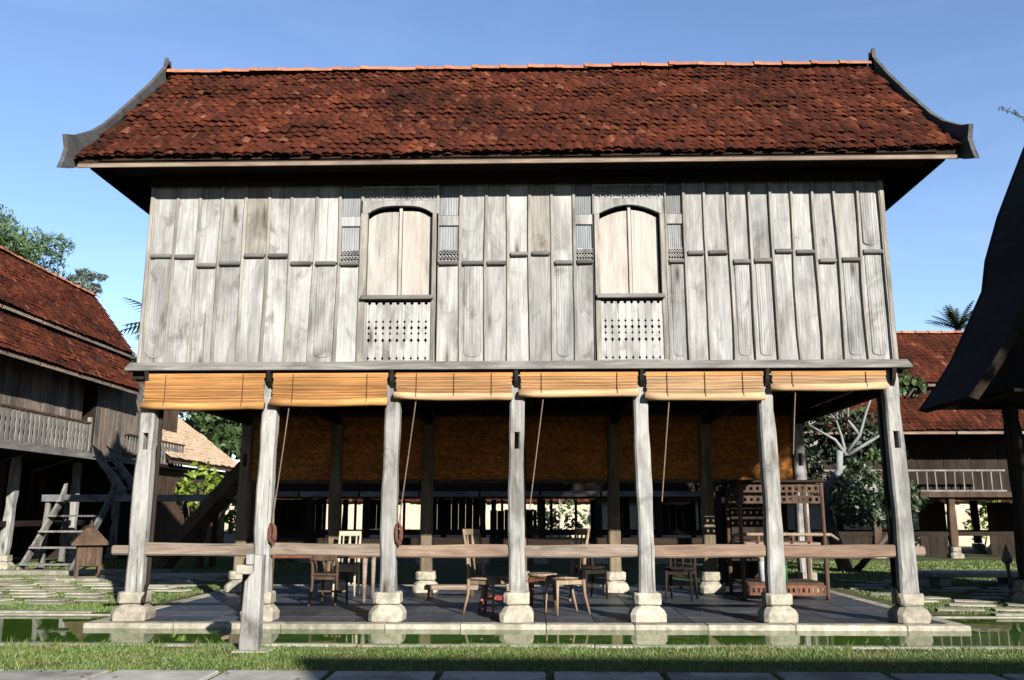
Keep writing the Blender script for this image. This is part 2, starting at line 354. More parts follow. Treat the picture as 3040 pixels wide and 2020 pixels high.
def footing_mb(cx, cy, z0, w=0.30, ww=0.385):
    mb = MB()
    def oc(h, ch, z): return rsec(cx, cy, h, h, ch, z)
    b = ww/2
    mb.loft([oc(b, 0.05, z0), oc(b*1.02, 0.05, z0+0.085), oc(b*0.90, 0.06, z0+0.135), oc(b*0.66, 0.05, z0+0.175), oc(b*0.60, 0.045, z0+0.186)])
    a = w/2; jx = random.uniform(.94, 1.05)
    mb.loft([oc(a*0.93, 0.04, z0+0.186), oc(a, 0.045, z0+0.20), oc(a, 0.045, z0+0.30), oc(a*0.93, 0.04, z0+0.318)])
    mb.v = [(v[0]+random.gauss(0, .004), v[1]+random.gauss(0, .004), v[2]+random.gauss(0, .003)) for v in mb.v]
    mb.v = [(cx+(v[0]-cx)*jx, cy+(v[1]-cy)*jx, v[2]) for v in mb.v]
    return mb

# clay tiles
TU = np.linspace(-0.5, 0.5, 5)
def tile_local(w, l, amp=0.015, lip=0.012):
    rows = []
    for v in (0.0, 0.35, 1.0):
        for u in TU:
            vv = v*l + (-0.10*l*math.cos(math.pi*u) if v == 0 else 0)
            h = amp*math.cos(2*math.pi*u) + (0.019*(1-v))
            rows.append((u*w, vv, h))
    for u in TU:
        rows.append((u*w, -0.10*l*math.cos(math.pi*u)+0.004, amp*math.cos(2*math.pi*u)+0.019-lip))
    f = []
    for i in range(2):
        for j in range(4): f.append((i*5+j, i*5+j+1, (i+1)*5+j+1, (i+1)*5+j))
    for j in range(4): f.append((15+j, 15+j+1, j+1, j))
    return np.array(rows), np.array(f)
def tile_places(E0, E1, R0, R1, pitch_u, pitch_v, off=0.22, jit=1.0):
    """E0,E1 eave ends, R0,R1 ridge ends -> list of rows of (P, U, V, N)"""
    E0, E1, R0, R1 = [np.array(p, float) for p in (E0, E1, R0, R1)]
    L = np.linalg.norm((R0+R1)/2-(E0+E1)/2); nr = max(2, int(round(L/pitch_v))); out = []
    for r in range(nr):
        a = E0+(R0-E0)*r/nr; b = E1+(R1-E1)*r/nr
        V = (R0+R1)/2-(E0+E1)/2; V /= np.linalg.norm(V); U = (b-a); W = np.linalg.norm(U); U /= W
        N = np.cross(U, V); N /= np.linalg.norm(N)
        n = int(W/pitch_u); st = W/n; row = []
        for c in range(n):
            o = ((c+(r*off) % 1.0) % n)
            x = (o+0.5)*st
            if x > W-0.25*st: continue
            wob = 0.010*math.sin(1.3*x+0.7*r)+0.008*math.sin(3.1*x-1.1*r)
            P = a+U*(x+random.gauss(0, 0.004)*jit)+V*(random.gauss(0, 0.014)*jit)+N*(wob*1.2+random.gauss(0, 0.006)*jit)
            an = random.gauss(0, 0.05)*jit; tl = random.gauss(0, 0.055)*jit
            U2 = U*math.cos(an)+V*math.sin(an); V2 = V*math.cos(an)-U*math.sin(an)
            N2 = N+U2*tl; N2 /= np.linalg.norm(N2); U3 = np.cross(V2, N2); U3 /= np.linalg.norm(U3)
            row.append((P, U3, V2, N2))
        out.append(row)
    return out
def tile_field(name, places, w, l, mat, parent, amp=0.015):
    T, F = tile_local(w, l, amp); n = len(places)
    P = np.array([p[0] for p in places]); U = np.array([p[1] for p in places]); V = np.array([p[2] for p in places]); N = np.array([p[3] for p in places])
    vs = P[:, None, :]+T[None, :, 0:1]*U[:, None, :]+T[None, :, 1:2]*V[:, None, :]+T[None, :, 2:3]*N[:, None, :]
    fs = F[None]+(np.arange(n)*len(T))[:, None, None]
    o = link(name, npmesh(name, vs.reshape(-1, 3), fs.reshape(-1, 4), mat), parent); o['kind'] = 'stuff'; return o
def ridge_tiles(parent, A, B, n, r=0.105, mat='ridge', name='ridge_tile'):
    A, B = Vector(A), Vector(B); d = (B-A); L = d.length/n; d.normalize()
    side = d.cross(Vector((0, 0, 1))).normalized(); me = None
    for i in range(n):
        if me is None:
            mb = MB(); secs = []
            for t, k in ((-0.03, 1.14), (0.06, 1.10), (0.08, 1.0), (L+0.02, 0.94)):
                secs.append([d*t+side*(r*k*math.cos(a))*1.1+Vector((0, 0, r*k*math.sin(a)*0.85)) for a in np.linspace(math.pi, 0, 9)])
            o0 = 0
            for s_ in secs: mb.v += [tuple(p) for p in s_]
            for a in range(3):
                for b in range(8): mb.f.append((a*9+b, a*9+b+1, (a+1)*9+b+1, (a+1)*9+b))
            mb.f.append(tuple(range(8, -1, -1)))
            me = mb.mesh(name); me.materials.append(M[mat])
        o = link(name, me, parent); o.location = A+d*L*i+Vector((0, 0, random.gauss(0, 0.006)))
        o.rotation_euler = (random.gauss(0, .01), random.gauss(0, .012), random.gauss(0, 0.01))

# ------------------------------------------------------------------ ground, pond, platform, walkway
PX0, PX1, PY0, PY1 = -22, 22, -1.76, 0.90       # pond opening
def ground():
    xs = [-400, PX0, PX1, 400]; ys = [-400, PY0, PY1, 600]; mb = MB()
    for j in range(4):
        for i in range(4): mb.v.append((xs[i], ys[j], -0.03))
    for j in range(3):
        for i in range(3):
            if (i, j) != (1, 1): mb.f.append((j*4+i, j*4+i+1, (j+1)*4+i+1, (j+1)*4+i))
    o = mb.build('ground', 'soil'); struct(o)
    w = MB(); w.v = [(PX0, PY0, -0.050), (PX1, PY0, -0.050), (PX1, PY1, -0.050), (PX0, PY1, -0.050)]; w.f = [(0, 1, 2, 3)]
    struct(w.build('pond_water', 'water'), 'still green water of the narrow pond in front of the platform')
ground()
kerb = MB().box(PX0, PX1, PY0-0.06, PY0-0.004, -0.5, -0.036).build('pond_kerb', 'kerb'); struct(kerb)
MB().box(PX0, PX1, PY1+0.004, PY1+0.06, -0.5, -0.036).build('pond_wall', 'kerb', kerb)
x = -9.0
while x < 9.0:
    l = random.uniform(0.9, 1.5)
    MB().box(x+0.004, x+l-0.004, PY0-0.11, PY0-0.002, -0.034, -0.008+random.uniform(-.004, .004)).build('kerb_stone', 'kerb', kerb, 0.006)
    if x+l < -5.2 or x > 5.4:
        MB().box(x+0.004, x+l-0.004, PY1+0.002, PY1+0.13, -0.034, -0.002).build('kerb_stone', 'kerb', kerb, 0.006)
    x += l
FX0, FX1, FY0, FY1 = -4.84, 5.03, -0.36, 5.2
plat = MB().box(FX0+0.02, FX1-0.02, FY0+0.02, FY1-0.02, -0.6, -0.024).build('platform', 'kerb'); struct(plat, 'low stone platform paved with dark slate under the stilt house')
sl_meshes = {}
nx, ny = 17, 9; sx = (FX1-FX0-0.36)/nx; sy = (FY1-FY0-0.36)/ny
for j in range(ny):
    for i in range(nx):
        if 'm' not in sl_meshes:
            b = MB().box(-sx/2+0.004, sx/2-0.004, -sy/2+0.004, sy/2-0.004, -0.02, 0.0); me = b.mesh('slate_tile'); me.materials.append(M['slate']); sl_meshes['m'] = me
        o = link('slate_tile', sl_meshes['m'], plat, 0.003)
        o.location = (FX0+0.18+sx*(i+0.5), FY0+0.18+sy*(j+0.5), random.uniform(-0.0025, 0.0015))
        o.rotation_euler = (random.gauss(0, 0.0012), random.gauss(0, 0.0012), 0)
x = FX0
while x < FX1-0.05:
    l = min(random.uniform(0.8, 1.4), FX1-x)
    if FX1-(x+l) < 0.4: l = FX1-x
    MB().box(x+0.002, x+l-0.002, FY0-0.02, FY0+0.176, -0.085, 0.004+random.uniform(-.002, .002)).build('edge_stone', 'stone', plat, 0.010)
    MB().box(x+0.002, x+l-0.002, FY1-0.176, FY1+0.02, -0.085, 0.004).build('edge_stone', 'stone', plat, 0.010)
    x += l
y = FY0+0.18
while y < FY1-0.2:
    l = min(random.uniform(0.8, 1.3), FY1-0.18-y)
    for xa in (FX0, FX1-0.176):
        MB().box(xa-0.01 if xa < 0 else xa, xa+0.176 if xa < 0 else xa+0.186, y+0.002, y+l-0.002, -0.085, 0.003).build('edge_stone', 'stone', plat, 0.010)
    y += l
walk = MB().box(-14, 14, -9.5, -3.3, -0.16, -0.026).build('walkway', 'soil'); struct(walk, 'grey stone slab walkway along the bottom of the picture')
for j, (ya, yb) in enumerate([(-4.62, -3.30), (-6.1, -4.68), (-7.5, -6.16)]):
    for i in range(-9, 10):
        xa = i*0.86+(0.37 if j % 2 == 0 else 0.05)
        MB().box(xa+0.02+random.uniform(0, .02), xa+0.84-random.uniform(0, .02), ya+random.uniform(-.015, .015), yb+random.uniform(-.03, .03), -0.05, 0.004+random.uniform(-.006, .006)).build('walk_slab', 'slab', walk, 0.008)
# lawn pavers left and right of the platform
lawnp = MB().box(-16, -13.9, 1.2, 1.3, -0.12, -0.026).build('paved_lawn', 'soil'); struct(lawnp, 'rows of pale flat stones set into the grass beside the platform')
pv = []
for k in range(4):
    w, d = random.uniform(.26, .34), random.uniform(.12, .16)
    me = MB().add([(-w, -d*.8, 0), (-w*.6, -d, 0), (w*.8, -d, 0), (w, d*.7, 0), (w*.5, d, 0), (-w*.9, d*.9, 0), (-w, -d*.8, .02), (-w*.6, -d, .02), (w*.8, -d, .02), (w, d*.7, .02), (w*.5, d, .02), (-w*.9, d*.9, .02)],
        [(5, 4, 3, 2, 1, 0), (6, 7, 8, 9, 10, 11)]+[(a, (a+1) % 6, 6+(a+1) % 6, 6+a) for a in range(6)]).mesh('paver')
    me.materials.append(M['paver']); pv.append(me)
def pavers(x0, x1, y0, y1, px, py):
    r = 0; y = y0
    while y < y1:
        x = x0+(r % 2)*px/2
        while x < x1:
            if random.random() < 0.93:
                o = link('paver', pv[random.randrange(4)], lawnp); o.location = (x+random.gauss(0, .05), y+random.gauss(0, .03), -0.026+random.uniform(0, .012)); o.rotation_euler = (0, 0, random.gauss(0, .12)+random.choice((0, math.pi)))
            x += px
        y += py; r += 1
pavers(-11.2, -5.5, 2.0, 7.6, 0.78, 0.52)
pavers(5.75, 10.2, 1.5, 6.6, 0.80, 0.56)
for xa, xb, ya, yb, z in ((-10.9, -7.5, 7.9, 8.5, .06), (-7.6, -5.4, 7.3, 7.8, .03)):
    MB().box(xa, xb, ya, yb, -0.1, z).build('step_stone', 'kerb', lawnp, 0.02)
# grass
def grass(name, regions, label):
    Vs, Fs, o = [], [], 0
    for x0, x1, y0, y1, dens, h, w in regions:
        n = int((x1-x0)*(y1-y0)*dens)
        x = rng.uniform(x0, x1, n); y = rng.uniform(y0, y1, n); a = rng.uniform(0, 2*math.pi, n)
        keep = (np.sin(x*3.1+1.7*np.sin(y*2.7))+np.sin(y*4.3+1.3*np.sin(x*1.9))+0.8*np.sin(7.7*x-5.1*y)) > rng.uniform(-2.9, -0.6, n)
        x, y, a = x[keep], y[keep], a[keep]; n = len(x)
        hh = h*rng.uniform(0.4, 1.25, n)*(0.75+0.5*np.sin(x*1.7+np.sin(y*2.3))*np.sin(y*1.9+x*.6)*0.6); ww = w*rng.uniform(.6, 1.3, n); ln = hh*rng.uniform(.2, .9, n); la = rng.uniform(0, 2*math.pi, n)
        z = np.full(n, -0.032)
        dx, dy = np.cos(a)*ww, np.sin(a)*ww
        p0 = np.stack([x-dx, y-dy, z], 1); p1 = np.stack([x+dx, y+dy, z], 1); p2 = np.stack([x+np.cos(la)*ln, y+np.sin(la)*ln, z+hh], 1)
        Vs.append(np.stack([p0, p1, p2], 1).reshape(-1, 3)); Fs.append(np.arange(n*3).reshape(-1, 3)+o); o += n*3
    me = npmesh(name, np.concatenate(Vs), np.concatenate(Fs), 'grass')
    return tag(link(name, me), label, 'grass', None, 'stuff')
grass('foreground_grass', [(-6.5, 6.2, -3.34, -1.86, 4200, .045, .004), (-6.5, 6.2, -1.97, -1.84, 2200, .065, .004), (-6.5, 6.2, -3.42, -3.26, 1500, .06, .004)]+[(qx, qx+random.uniform(.04, .12), qy, qy+random.uniform(.03, .07), 7000, random.uniform(.07, .12), .0045) for qx, qy in [(random.uniform(-6, 6), random.choice((random.uniform(-1.95, -1.85), random.uniform(-3.36, -3.28), random.uniform(-3.3, -1.9)))) for _ in range(60)]], 'strip of short grass between the pond and the stone walkway')
grass('left_lawn_grass', [(-13, -5.1, 1.02, 2.0, 3000, .055, .005), (-13, -5.1, 2.0, 8.0, 1100, .035, .007), (-13, -5.3, 8.0, 14, 500, .05, .01)], 'green grass around the stones left of the platform')
grass('right_lawn_grass', [(5.4, 12, 1.05, 2.0, 1800, .045, .005), (5.4, 13, 2.0, 7.0, 1000, .035, .007), (5.4, 18, 7.0, 14, 350, .05, .012)], 'green grass around the stones right of the platform')

# ------------------------------------------------------------------ the main stilt house
house = thing('stilt_house', 'large weathered timber house raised on posts with steep red tile roof', 'house')
PXS = [-4.44, -2.95, -1.46, 0.04, 1.54, 3.03, 4.52]; BY = 3.75
WX0, WX1 = -4.615, 4.615; WZ0, WZ1 = 3.03, 5.56
for i, px in enumerate(PXS):
    slot = (1.97, 2.17, 0.052) if i in (0, 3, 6) else None
    post_mb(px, 0, 0.318, 2.90, random.uniform(.198, .21) if i in (0, 6) else random.uniform(.178, .196), random.uniform(.168, .18), slot, 0.008, (random.gauss(0, .008), 0)).build('post', 'post', house)
    footing_mb(px, 0, 0.004).build('footing', 'stone', house, 0.006)
    slot = (1.97, 2.17, 0.052) if i in (0, 3, 6) else None
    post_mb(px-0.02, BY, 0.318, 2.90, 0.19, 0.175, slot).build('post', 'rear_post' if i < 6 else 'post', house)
    footing_mb(px-0.02, BY, 0.004).build('footing', 'stone', house, 0.006)
    # tie beam front to back, and the small dark bracket that carries the blinds
    MB().box(px-0.05, px+0.05, 0.09, BY-0.09, 2.64, 2.80).build('tie_beam', 'darky', house, 0.006)
    b = MB(); b.strip([(-0.20, 2.905), (-0.16, 2.78), (-0.09, 2.70)], [(-0.09, 2.905), (-0.09, 2.90), (-0.088, 2.895)], 'X', px-0.022, px+0.022); b.build('blind_bracket', 'darkz', house)
for i in range(6):
    a, b = PXS[i]+0.088, PXS[i+1]-0.088
    mb = MB(); k = 7; ph = random.uniform(0, 6)
    secs = []
    for t in np.linspace(0, 1, k):
        xx = a+(b-a)*t; dz = 0.006*math.sin(3*t+ph); h = 0.072+0.004*math.sin(6*t+ph)
        zc = 0.785+dz+(0.012 if i < 2 else 0); c = 0.018
        secs.append([(xx, -0.05, zc-h+c), (xx, -0.05+c, zc-h), (xx, 0.045, zc-h), (xx, 0.06, zc-h+c), (xx, 0.06, zc+h-c), (xx, 0.045, zc+h), (xx, -0.05+c, zc+h), (xx, -0.05, zc+h-c)])
    mb.loft(secs).build('rail', 'rail', house)
    MB().box(a, b, BY-0.04, BY+0.04, 0.71, 0.84).build('rail', 'darkx', house, 0.01)
for xa, xb in ((PXS[0]-0.32, PXS[0]-0.094), (PXS[6]+0.094, PXS[6]+0.24)):
    MB().box(xa, xb, -0.045, 0.05, 0.735, 0.845).build('rail_end', 'rail', house, 0.02)
for sg, px in ((1, PXS[0]), (-1, PXS[6])):
    MB().tube([(px+sg*.17, -.16, 0.21), (px+sg*.135, -.06, 0.30), (px+sg*.125, 0.03, 0.42), (px+sg*.122, 0.05, 1.5), (px+sg*.120, 0.05, 2.85)], 0.026, 8).build('conduit', 'darkz', house, 0, True)
# floor frame overhead
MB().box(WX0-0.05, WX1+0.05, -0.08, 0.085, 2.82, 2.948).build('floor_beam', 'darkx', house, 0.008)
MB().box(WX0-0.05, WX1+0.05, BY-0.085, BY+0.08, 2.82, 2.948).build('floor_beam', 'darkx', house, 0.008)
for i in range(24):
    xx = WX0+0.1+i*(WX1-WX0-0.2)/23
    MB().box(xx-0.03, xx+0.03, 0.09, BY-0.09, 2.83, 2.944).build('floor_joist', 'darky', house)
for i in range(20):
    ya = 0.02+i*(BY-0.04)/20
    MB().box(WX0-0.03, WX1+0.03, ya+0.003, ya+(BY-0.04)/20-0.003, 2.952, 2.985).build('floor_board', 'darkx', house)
# sloping sill ledge round the wall foot
s_ = MB(); s_.prism([(-0.205, 2.912), (-0.03, 2.912), (-0.03, 3.034), (-0.075, 3.032), (-0.205, 2.945)], 'X', -4.71, 4.735); s_.build('wall_sill', 'trimx', house, 0.004)
s_ = MB(); s_.prism([(BY+0.03, 2.912), (BY+0.205, 2.912), (BY+0.205, 2.952), (BY+0.03, 3.034)], 'X', -4.71, 4.735); s_.build('wall_sill', 'trimx', house)
for sg, xe in ((-1, WX0), (1, WX1)):
    MB().box(min(xe+sg*0.006, xe+sg*0.10), max(xe+sg*0.006, xe+sg*0.10), -0.028, BY+0.028, 2.93, 2.99).build('wall_sill', 'trimx', house)
# backing walls
wallb = MB().box(WX0+0.03, WX1-0.03, BY-0.06, BY-0.01, WZ0-0.05, WZ1).build('rear_wall', 'panel', house)
for sg, xe in ((-1, WX0), (1, WX1)):
    for j in range(14):
        ya = 0.03+j*(BY-0.04)/14
        MB().box(xe-0.02, xe+0.02, ya+0.004, ya+(BY-0.04)/14-0.004, WZ0-0.04, WZ1).build('side_plank', 'panel', house, 0.004)
BARS1 = [(-4.589, -4.32), (-4.282, -4.024), (-3.997, -3.743), (-3.706, -3.433), (-3.4, -3.133), (-3.095, -2.838), (-2.805, -2.534), (-2.492, -2.226), (-2.18, -1.935)]
BARS2 = [(-0.945, -0.681), (-0.645, -0.357), (-0.335, -0.089), (-0.043, 0.187), (0.226, 0.461), (0.51, 0.747), (0.783, 1.0)]
BARS3 = [(1.925, 2.129), (2.165, 2.38), (2.424, 2.676), (2.724, 2.943), (2.975, 3.209), (3.247, 3.468), (3.5, 3.742), (3.779, 4.004), (4.056, 4.289), (4.325, 4.575)]
LV1 = [1, 1, 0, 0, 1, 1, 0, 0, 0]; LV2 = [0, 0, 0, 1, 1, 0, 0]; LV3 = [0, 1, 1, 0, 0, 1, 1, 0, 0, 1]
CARVED = {(1, 8), (2, 0), (2, 6), (3, 0)}
for sec, (bars, lv, proud) in enumerate([(BARS1, LV1, 0.022), (BARS2, LV2, 0.026), (BARS3, LV3, 0.036)], 1):
    n = len(bars); edges = [bars[0][0]-0.012]+[(bars[i][1]+bars[i+1][0])/2 for i in range(n-1)]+[bars[-1][1]+0.012]
    wobs = [0]+[random.gauss(0, 0.006) for _ in range(n-1)]+[0]
    for i in range(n):
        za = (4.403 if lv[i] else 4.292)+random.gauss(0, 0.006)
        xa, xb = edges[i]+0.003, edges[i+1]-0.003; y0 = random.uniform(-0.006, 0.006)
        matl = 'panel_pale' if random.random() < 0.25 else 'panel'
        def panel(z0, z1, m_, field):
            mb = MB(); tx, ty = random.gauss(0, .003), random.gauss(0, .004)
            mb.loft([[(xa+tx*q+random.uniform(0, .003), y0+ty*q+random.gauss(0, .0012), zq), (xb+tx*q-random.uniform(0, .003), y0-ty*q+random.gauss(0, .0012), zq), (xb, 0.045, zq), (xa, 0.045, zq)] for q, zq in zip(np.linspace(-1, 1, 7), [z0+random.uniform(0, .006)]+list(np.linspace(z0, z1, 7)[1:-1])+[z1])])
            if field:      # raised field with rounded foot
                m0, m1 = xa+0.045, xb-0.045; r = (m1-m0)/2; cxm = (m0+m1)/2
                arc = [(cxm+r*math.cos(t), z0+0.075+r*0.55+r*0.55*math.sin(t)) for t in np.linspace(math.pi, 2*math.pi, 9)]
                lo = arc; hi = [(p[0], z1-0.004) for p in arc]
                lo = list(reversed(lo)); hi = list(reversed(hi))
                mb.strip(lo, hi, 'Y', y0-0.010, y0+0.002)
            return mb.build('panel', m_, house, 0.004)
        panel(WZ0-0.01, za-0.014, matl, (sec == 3 and i in (0, 3, 4, 9)) or random.random() < 0.12)
        if (sec, i) not in CARVED:
            panel(za+0.014, WZ1, random.choice(('panel', 'panel', 'panel_pale', 'panel_brown')), sec == 3 and i == 9)
        else:               # fluted ventilation panel beside a window
            MB().box(xa, xb, 0.02, 0.045, za+0.014, WZ1).build('panel', 'panel_blue', house)
            def flutes(z0, z1):
                nf = 7; mb = MB(); st = (xb-xa-0.05)/nf
                for k in range(nf): mb.box(xa+0.025+k*st+0.002, xa+0.025+(k+1)*st-0.002, 0.012, 0.019, z0, z1)
                mb.build('flute', 'panel_blue', house, 0.004)
            flutes(4.925, WZ1); flutes(4.475, 4.775)
            MB().box(xa, xb, -0.012, 0.018, 4.785, 4.915).build('cross_board', 'panel', house, 0.004)
            lat = MB(); zc0, zc1 = za+0.045, 4.465; kx = 6; stx = (xb-xa-0.03)/kx
            for k in range(kx):
                xm = xa+0.015+(k+0.5)*stx
                for q in (0, 1):
                    zc = zc0+(zc1-zc0)*(0.28+0.45*q)
                    for sg in (-1, 1):
                        mt = Matrix.Translation((xm, 0.006, zc)) @ Matrix.Rotation(sg*0.8, 4, 'Y')
                        lat.box(-0.004, 0.004, -0.012+0.003*sg, 0.008+0.003*sg, -0.034, 0.034, mt)
            lat.box(xa, xb, -0.006, 0.018, zc1-0.008, zc1+0.006)
            lat.build('lattice', 'panel', house)
        a, b = bars[i]
        mb = MB(); mb.prism([(-0.052, za-0.020), (-0.03, za-0.032), (0.02, za-0.032), (0.02, za+0.026), (-0.03, za+0.026), (-0.052, za+0.014)], 'X', a+0.006, b-0.006)
        mb.build('ledge', 'ledge', house, 0.008)
    for i in range(n+1):
        xe = edges[i]; w_ = 0.021 if 0 < i < n else 0.016
        secs = []
        for z in np.linspace(WZ0, WZ1, 9):
            dx = wobs[i]*math.sin(2.2*z+i)+random.gauss(0, .0015)
            secs.append([(xe-w_+dx, -proud*0.6, z), (xe-w_*0.6+dx, -proud, z), (xe+w_*0.6+dx, -proud, z), (xe+w_+dx, -proud*0.6, z), (xe+w_+dx, 0.03, z), (xe-w_+dx, 0.03, z)])
        MB().loft(secs).build('batten', 'batten', house)
MB().box(WX1-0.028, WX1+0.03, -0.045, 0.028, WZ0-0.03, WZ1).build('corner_board', 'batten', house, 0.008)
MB().box(WX0-0.03, WX0+0.014, -0.045, 0.028, WZ0-0.03, WZ1).build('corner_board', 'batten', house, 0.008)
MB().box(WX0-0.06, WX1+0.06, -0.075, -0.048, 5.315, WZ1+0.14).build('eave_shade_band', 'darkx', house, 0.006)  # near-black board painting the shadow band at the wall top
MB().box(WX0-0.5, WX1+0.5, -0.50, -0.05, 5.475, 5.495).build('soffit', 'darkx', house)  # dark soffit added to keep the eave recess in shade
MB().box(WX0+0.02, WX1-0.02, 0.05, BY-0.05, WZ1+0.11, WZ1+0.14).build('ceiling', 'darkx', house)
# windows
def window(x0, x1, zs, ze, flat):
    """x0..x1 opening, zs springing, ze crown"""
    w = sub('window', house)
    xl, xr = x0-0.085, x1+0.085
    if flat:
        t = np.linspace(0, 1, 15); arc = []
        for q in t:
            u = abs(2*q-1); arc.append((x0+(x1-x0)*q, zs+(ze-zs)*(1-u**3.2)))
    else:
        t = np.linspace(0, 1, 15); arc = [(x0+(x1-x0)*q, zs+(ze-zs)*(1-abs(2*q-1)**1.9)) for q in t]
    mb = MB(); mb.strip(list(reversed([(xl, zs)]+arc+[(xr, zs)])), list(reversed([(xl, 5.118)]+[(p[0], 5.118) for p in arc]+[(xr, 5.118)])), 'Y', -0.022, 0.04)
    mb.build('arch_head', 'panel', w)
    for a, b in ((xl, x0), (x1, xr)):
        MB().box(a, b, -0.026, 0.042, WZ0-0.005, zs-0.002).build('jamb', 'batten', w, 0.006)
    mb = MB(); mb.box(xl, xr, 0.012, 0.04, 5.122, WZ1); mb.box(xl, xr, -0.018, 0.01, 5.122, 5.138); mb.box(xl, xr, -0.018, 0.01, 5.288, 5.315)
    for k in range(12):
        xc = xl+0.05+k*(xr-xl-0.10)/11
        for zc, r in ((5.170, 0.024), (5.213, 0.030), (5.256, 0.024)):
            mb.tube([(xc+r*math.cos(a), -0.006, zc+r*math.sin(a)) for a in np.linspace(0, 2*math.pi*0.86, 9)+k], 0.008, 5)
    mb.build('carved_lintel', 'panel', w)
    MB().box(x0-0.03, x1+0.03, 0.20, 0.22, WZ0, 5.2).build('inner_screen', 'darkz', w)
    xm = (x0+x1)/2; st = (x1-x0)/2
    for a, b, sh in ((x0+0.004, xm-0.022, 0.045), (xm+0.030, x1-0.012 if flat else x1-0.018, 0.035)):
        lo = [(q, 3.84) for q in np.linspace(a, b, 7)]
        if flat: hi = [(p[0], zs-0.015-sh+(ze-zs)*(1-abs(2*(p[0]-x0)/(x1-x0)-1)**4)) for p in lo]
        else: hi = [(p[0], zs-0.010-sh+(ze-zs)*(1-abs(2*(p[0]-x0)/(x1-x0)-1)**1.9)) for p in lo]
        s = MB(); s.strip(list(reversed(lo)), list(reversed(hi)), 'Y', 0.055, 0.085)
        s.build('shutter', 'panel_warm', w)
    MB().box(xm-0.018, xm+0.022, 0.028, 0.07, 3.84, ze-0.004).build('meeting_stile', 'panel_warm', w, 0.006)
    MB().prism([(-0.085, 3.815), (0.05, 3.815), (0.05, 3.862), (-0.06, 3.872), (-0.085, 3.855)], 'X', x0-0.05, x1+0.03).build('window_sill', 'trimx', w, 0.006)
    bal = sub('balustrade', w); n = 10; sw = (x1-x0+0.06)/n; zb, zt = 3.055, 3.785; H = zt-zb
    nots = [(0.035, .030, .30), (0.345, .040, .36), (0.46, .026, .28), (0.56, .040, .36), (0.665, .026, .30), (0.985, .034, .42)]
    zz = sorted(set([0, 1]+[max(0, min(1, c+s*h/H*0.5)) for c, h, d in nots for s in (-1, -.45, 0, .45, 1)]+list(np.linspace(0, 1, 22))))
    def half(z):
        e = 0.0
        for c, h, d in nots:
            u = abs(z-c)*H/(h*0.62)
            if u < 1: e = max(e, d*(1-u**1.6))
        e = max(e, 0.02)
        return sw*(0.5-e*0.62)
    for k in range(n):
        xc = x0-0.03+(k+0.5)*sw
        me = MB(); me.strip([(xc-half(z), zb+H*z) for z in zz], [(xc+half(z), zb+H*z) for z in zz], 'Y', -0.012, 0.012)
        me.build('carved_slat', 'panel_pale', bal)
    MB().box(x0-0.05, x1+0.05, -0.03, 0.03, WZ0, zb-0.004).build('foot_rail', 'panel', bal, 0.006)
    MB().box(x0-0.05, x1+0.05, 0.016, 0.03, zb+0.13, zb+0.22).build('back_rail', 'panel', bal)
    MB().box(x0-0.05, x1+0.05, 0.016, 0.03, zt-0.22, zt-0.13).build('back_rail', 'panel', bal)
    # wall boards below the shutters, seen through the carving
    MB().box(x0-0.04, x1+0.04, 0.09, 0.11, WZ0, 3.83).build('back_board', 'brown', w)
window(-1.846, -1.024, 4.950, 5.052, True)
window(1.082, 1.838, 4.925, 5.038, False)

# roof
EY, EZ, RY, RZ = -0.56, 5.545, 1.875, 7.925; RXE = 5.43
roof = sub('roof', house)
ang = math.atan2(RZ-EZ, RY-EY)
def deck(y0, z0, y1, z1, mat):
    nrm = Vector((0, -(z1-z0), (y1-y0))).normalized(); mb = MB(); d = 0.035
    o1 = nrm*-0.03; o2 = nrm*-(0.03+d)
    A = [(-RXE+0.02, y0, z0), (RXE-0.02, y0, z0), (RXE-0.02, y1, z1), (-RXE+0.02, y1, z1)]
    vs = [Vector(p)+o2 for p in A]+[Vector(p)+o1 for p in A]
    mb.add(vs, [(3, 2, 1, 0), (4, 5, 6, 7), (0, 1, 5, 4), (1, 2, 6, 5), (2, 3, 7, 6), (3, 0, 4, 7)]); return mb.build('roof_deck', mat, roof)
deck(EY+0.05, EZ+0.04, RY, RZ, 'darkx')
mb = MB(); b2 = 2*RY
mb.add([(RXE, b2-EY, EZ), (-RXE, b2-EY, EZ), (-RXE, RY, RZ), (RXE, RY, RZ), (RXE, b2-EY, EZ-.05), (-RXE, b2-EY, EZ-.05), (-RXE, RY, RZ-.06), (RXE, RY, RZ-.06)], [(0, 1, 2, 3), (7, 6, 5, 4), (0, 4, 5, 1), (1, 5, 6, 2), (2, 6, 7, 3), (3, 7, 4, 0)])
mb.build('rear_slope', 'oldtile', roof)
rows = tile_places((-RXE+0.03, EY, EZ), (RXE-0.03, EY, EZ), (-RXE+0.03, RY, RZ), (RXE-0.03, RY, RZ), 0.122, 0.140)
flat = [p for r in rows for p in r]
T, F = tile_local(0.134, 0.235)
tm = []
for k in range(3):
    Tk = T.copy(); Tk[:, 2] *= (0.85, 1.0, 1.2)[k]; Tk[:, 1] += rng.normal(0, 0.003, len(Tk))
    me = npmesh('roof_tile', Tk, F, 'tile'); tm.append(me)
for i, (P, U, V, N) in enumerate(flat[:300]):
    o = link('roof_tile', tm[i % 3], roof)
    o.matrix_basis = Matrix(((U[0], V[0], N[0], P[0]), (U[1], V[1], N[1], P[1]), (U[2], V[2], N[2], P[2]), (0, 0, 0, 1)))
tile_field('tile_field', flat[300:], 0.134, 0.235, 'tiles', roof)
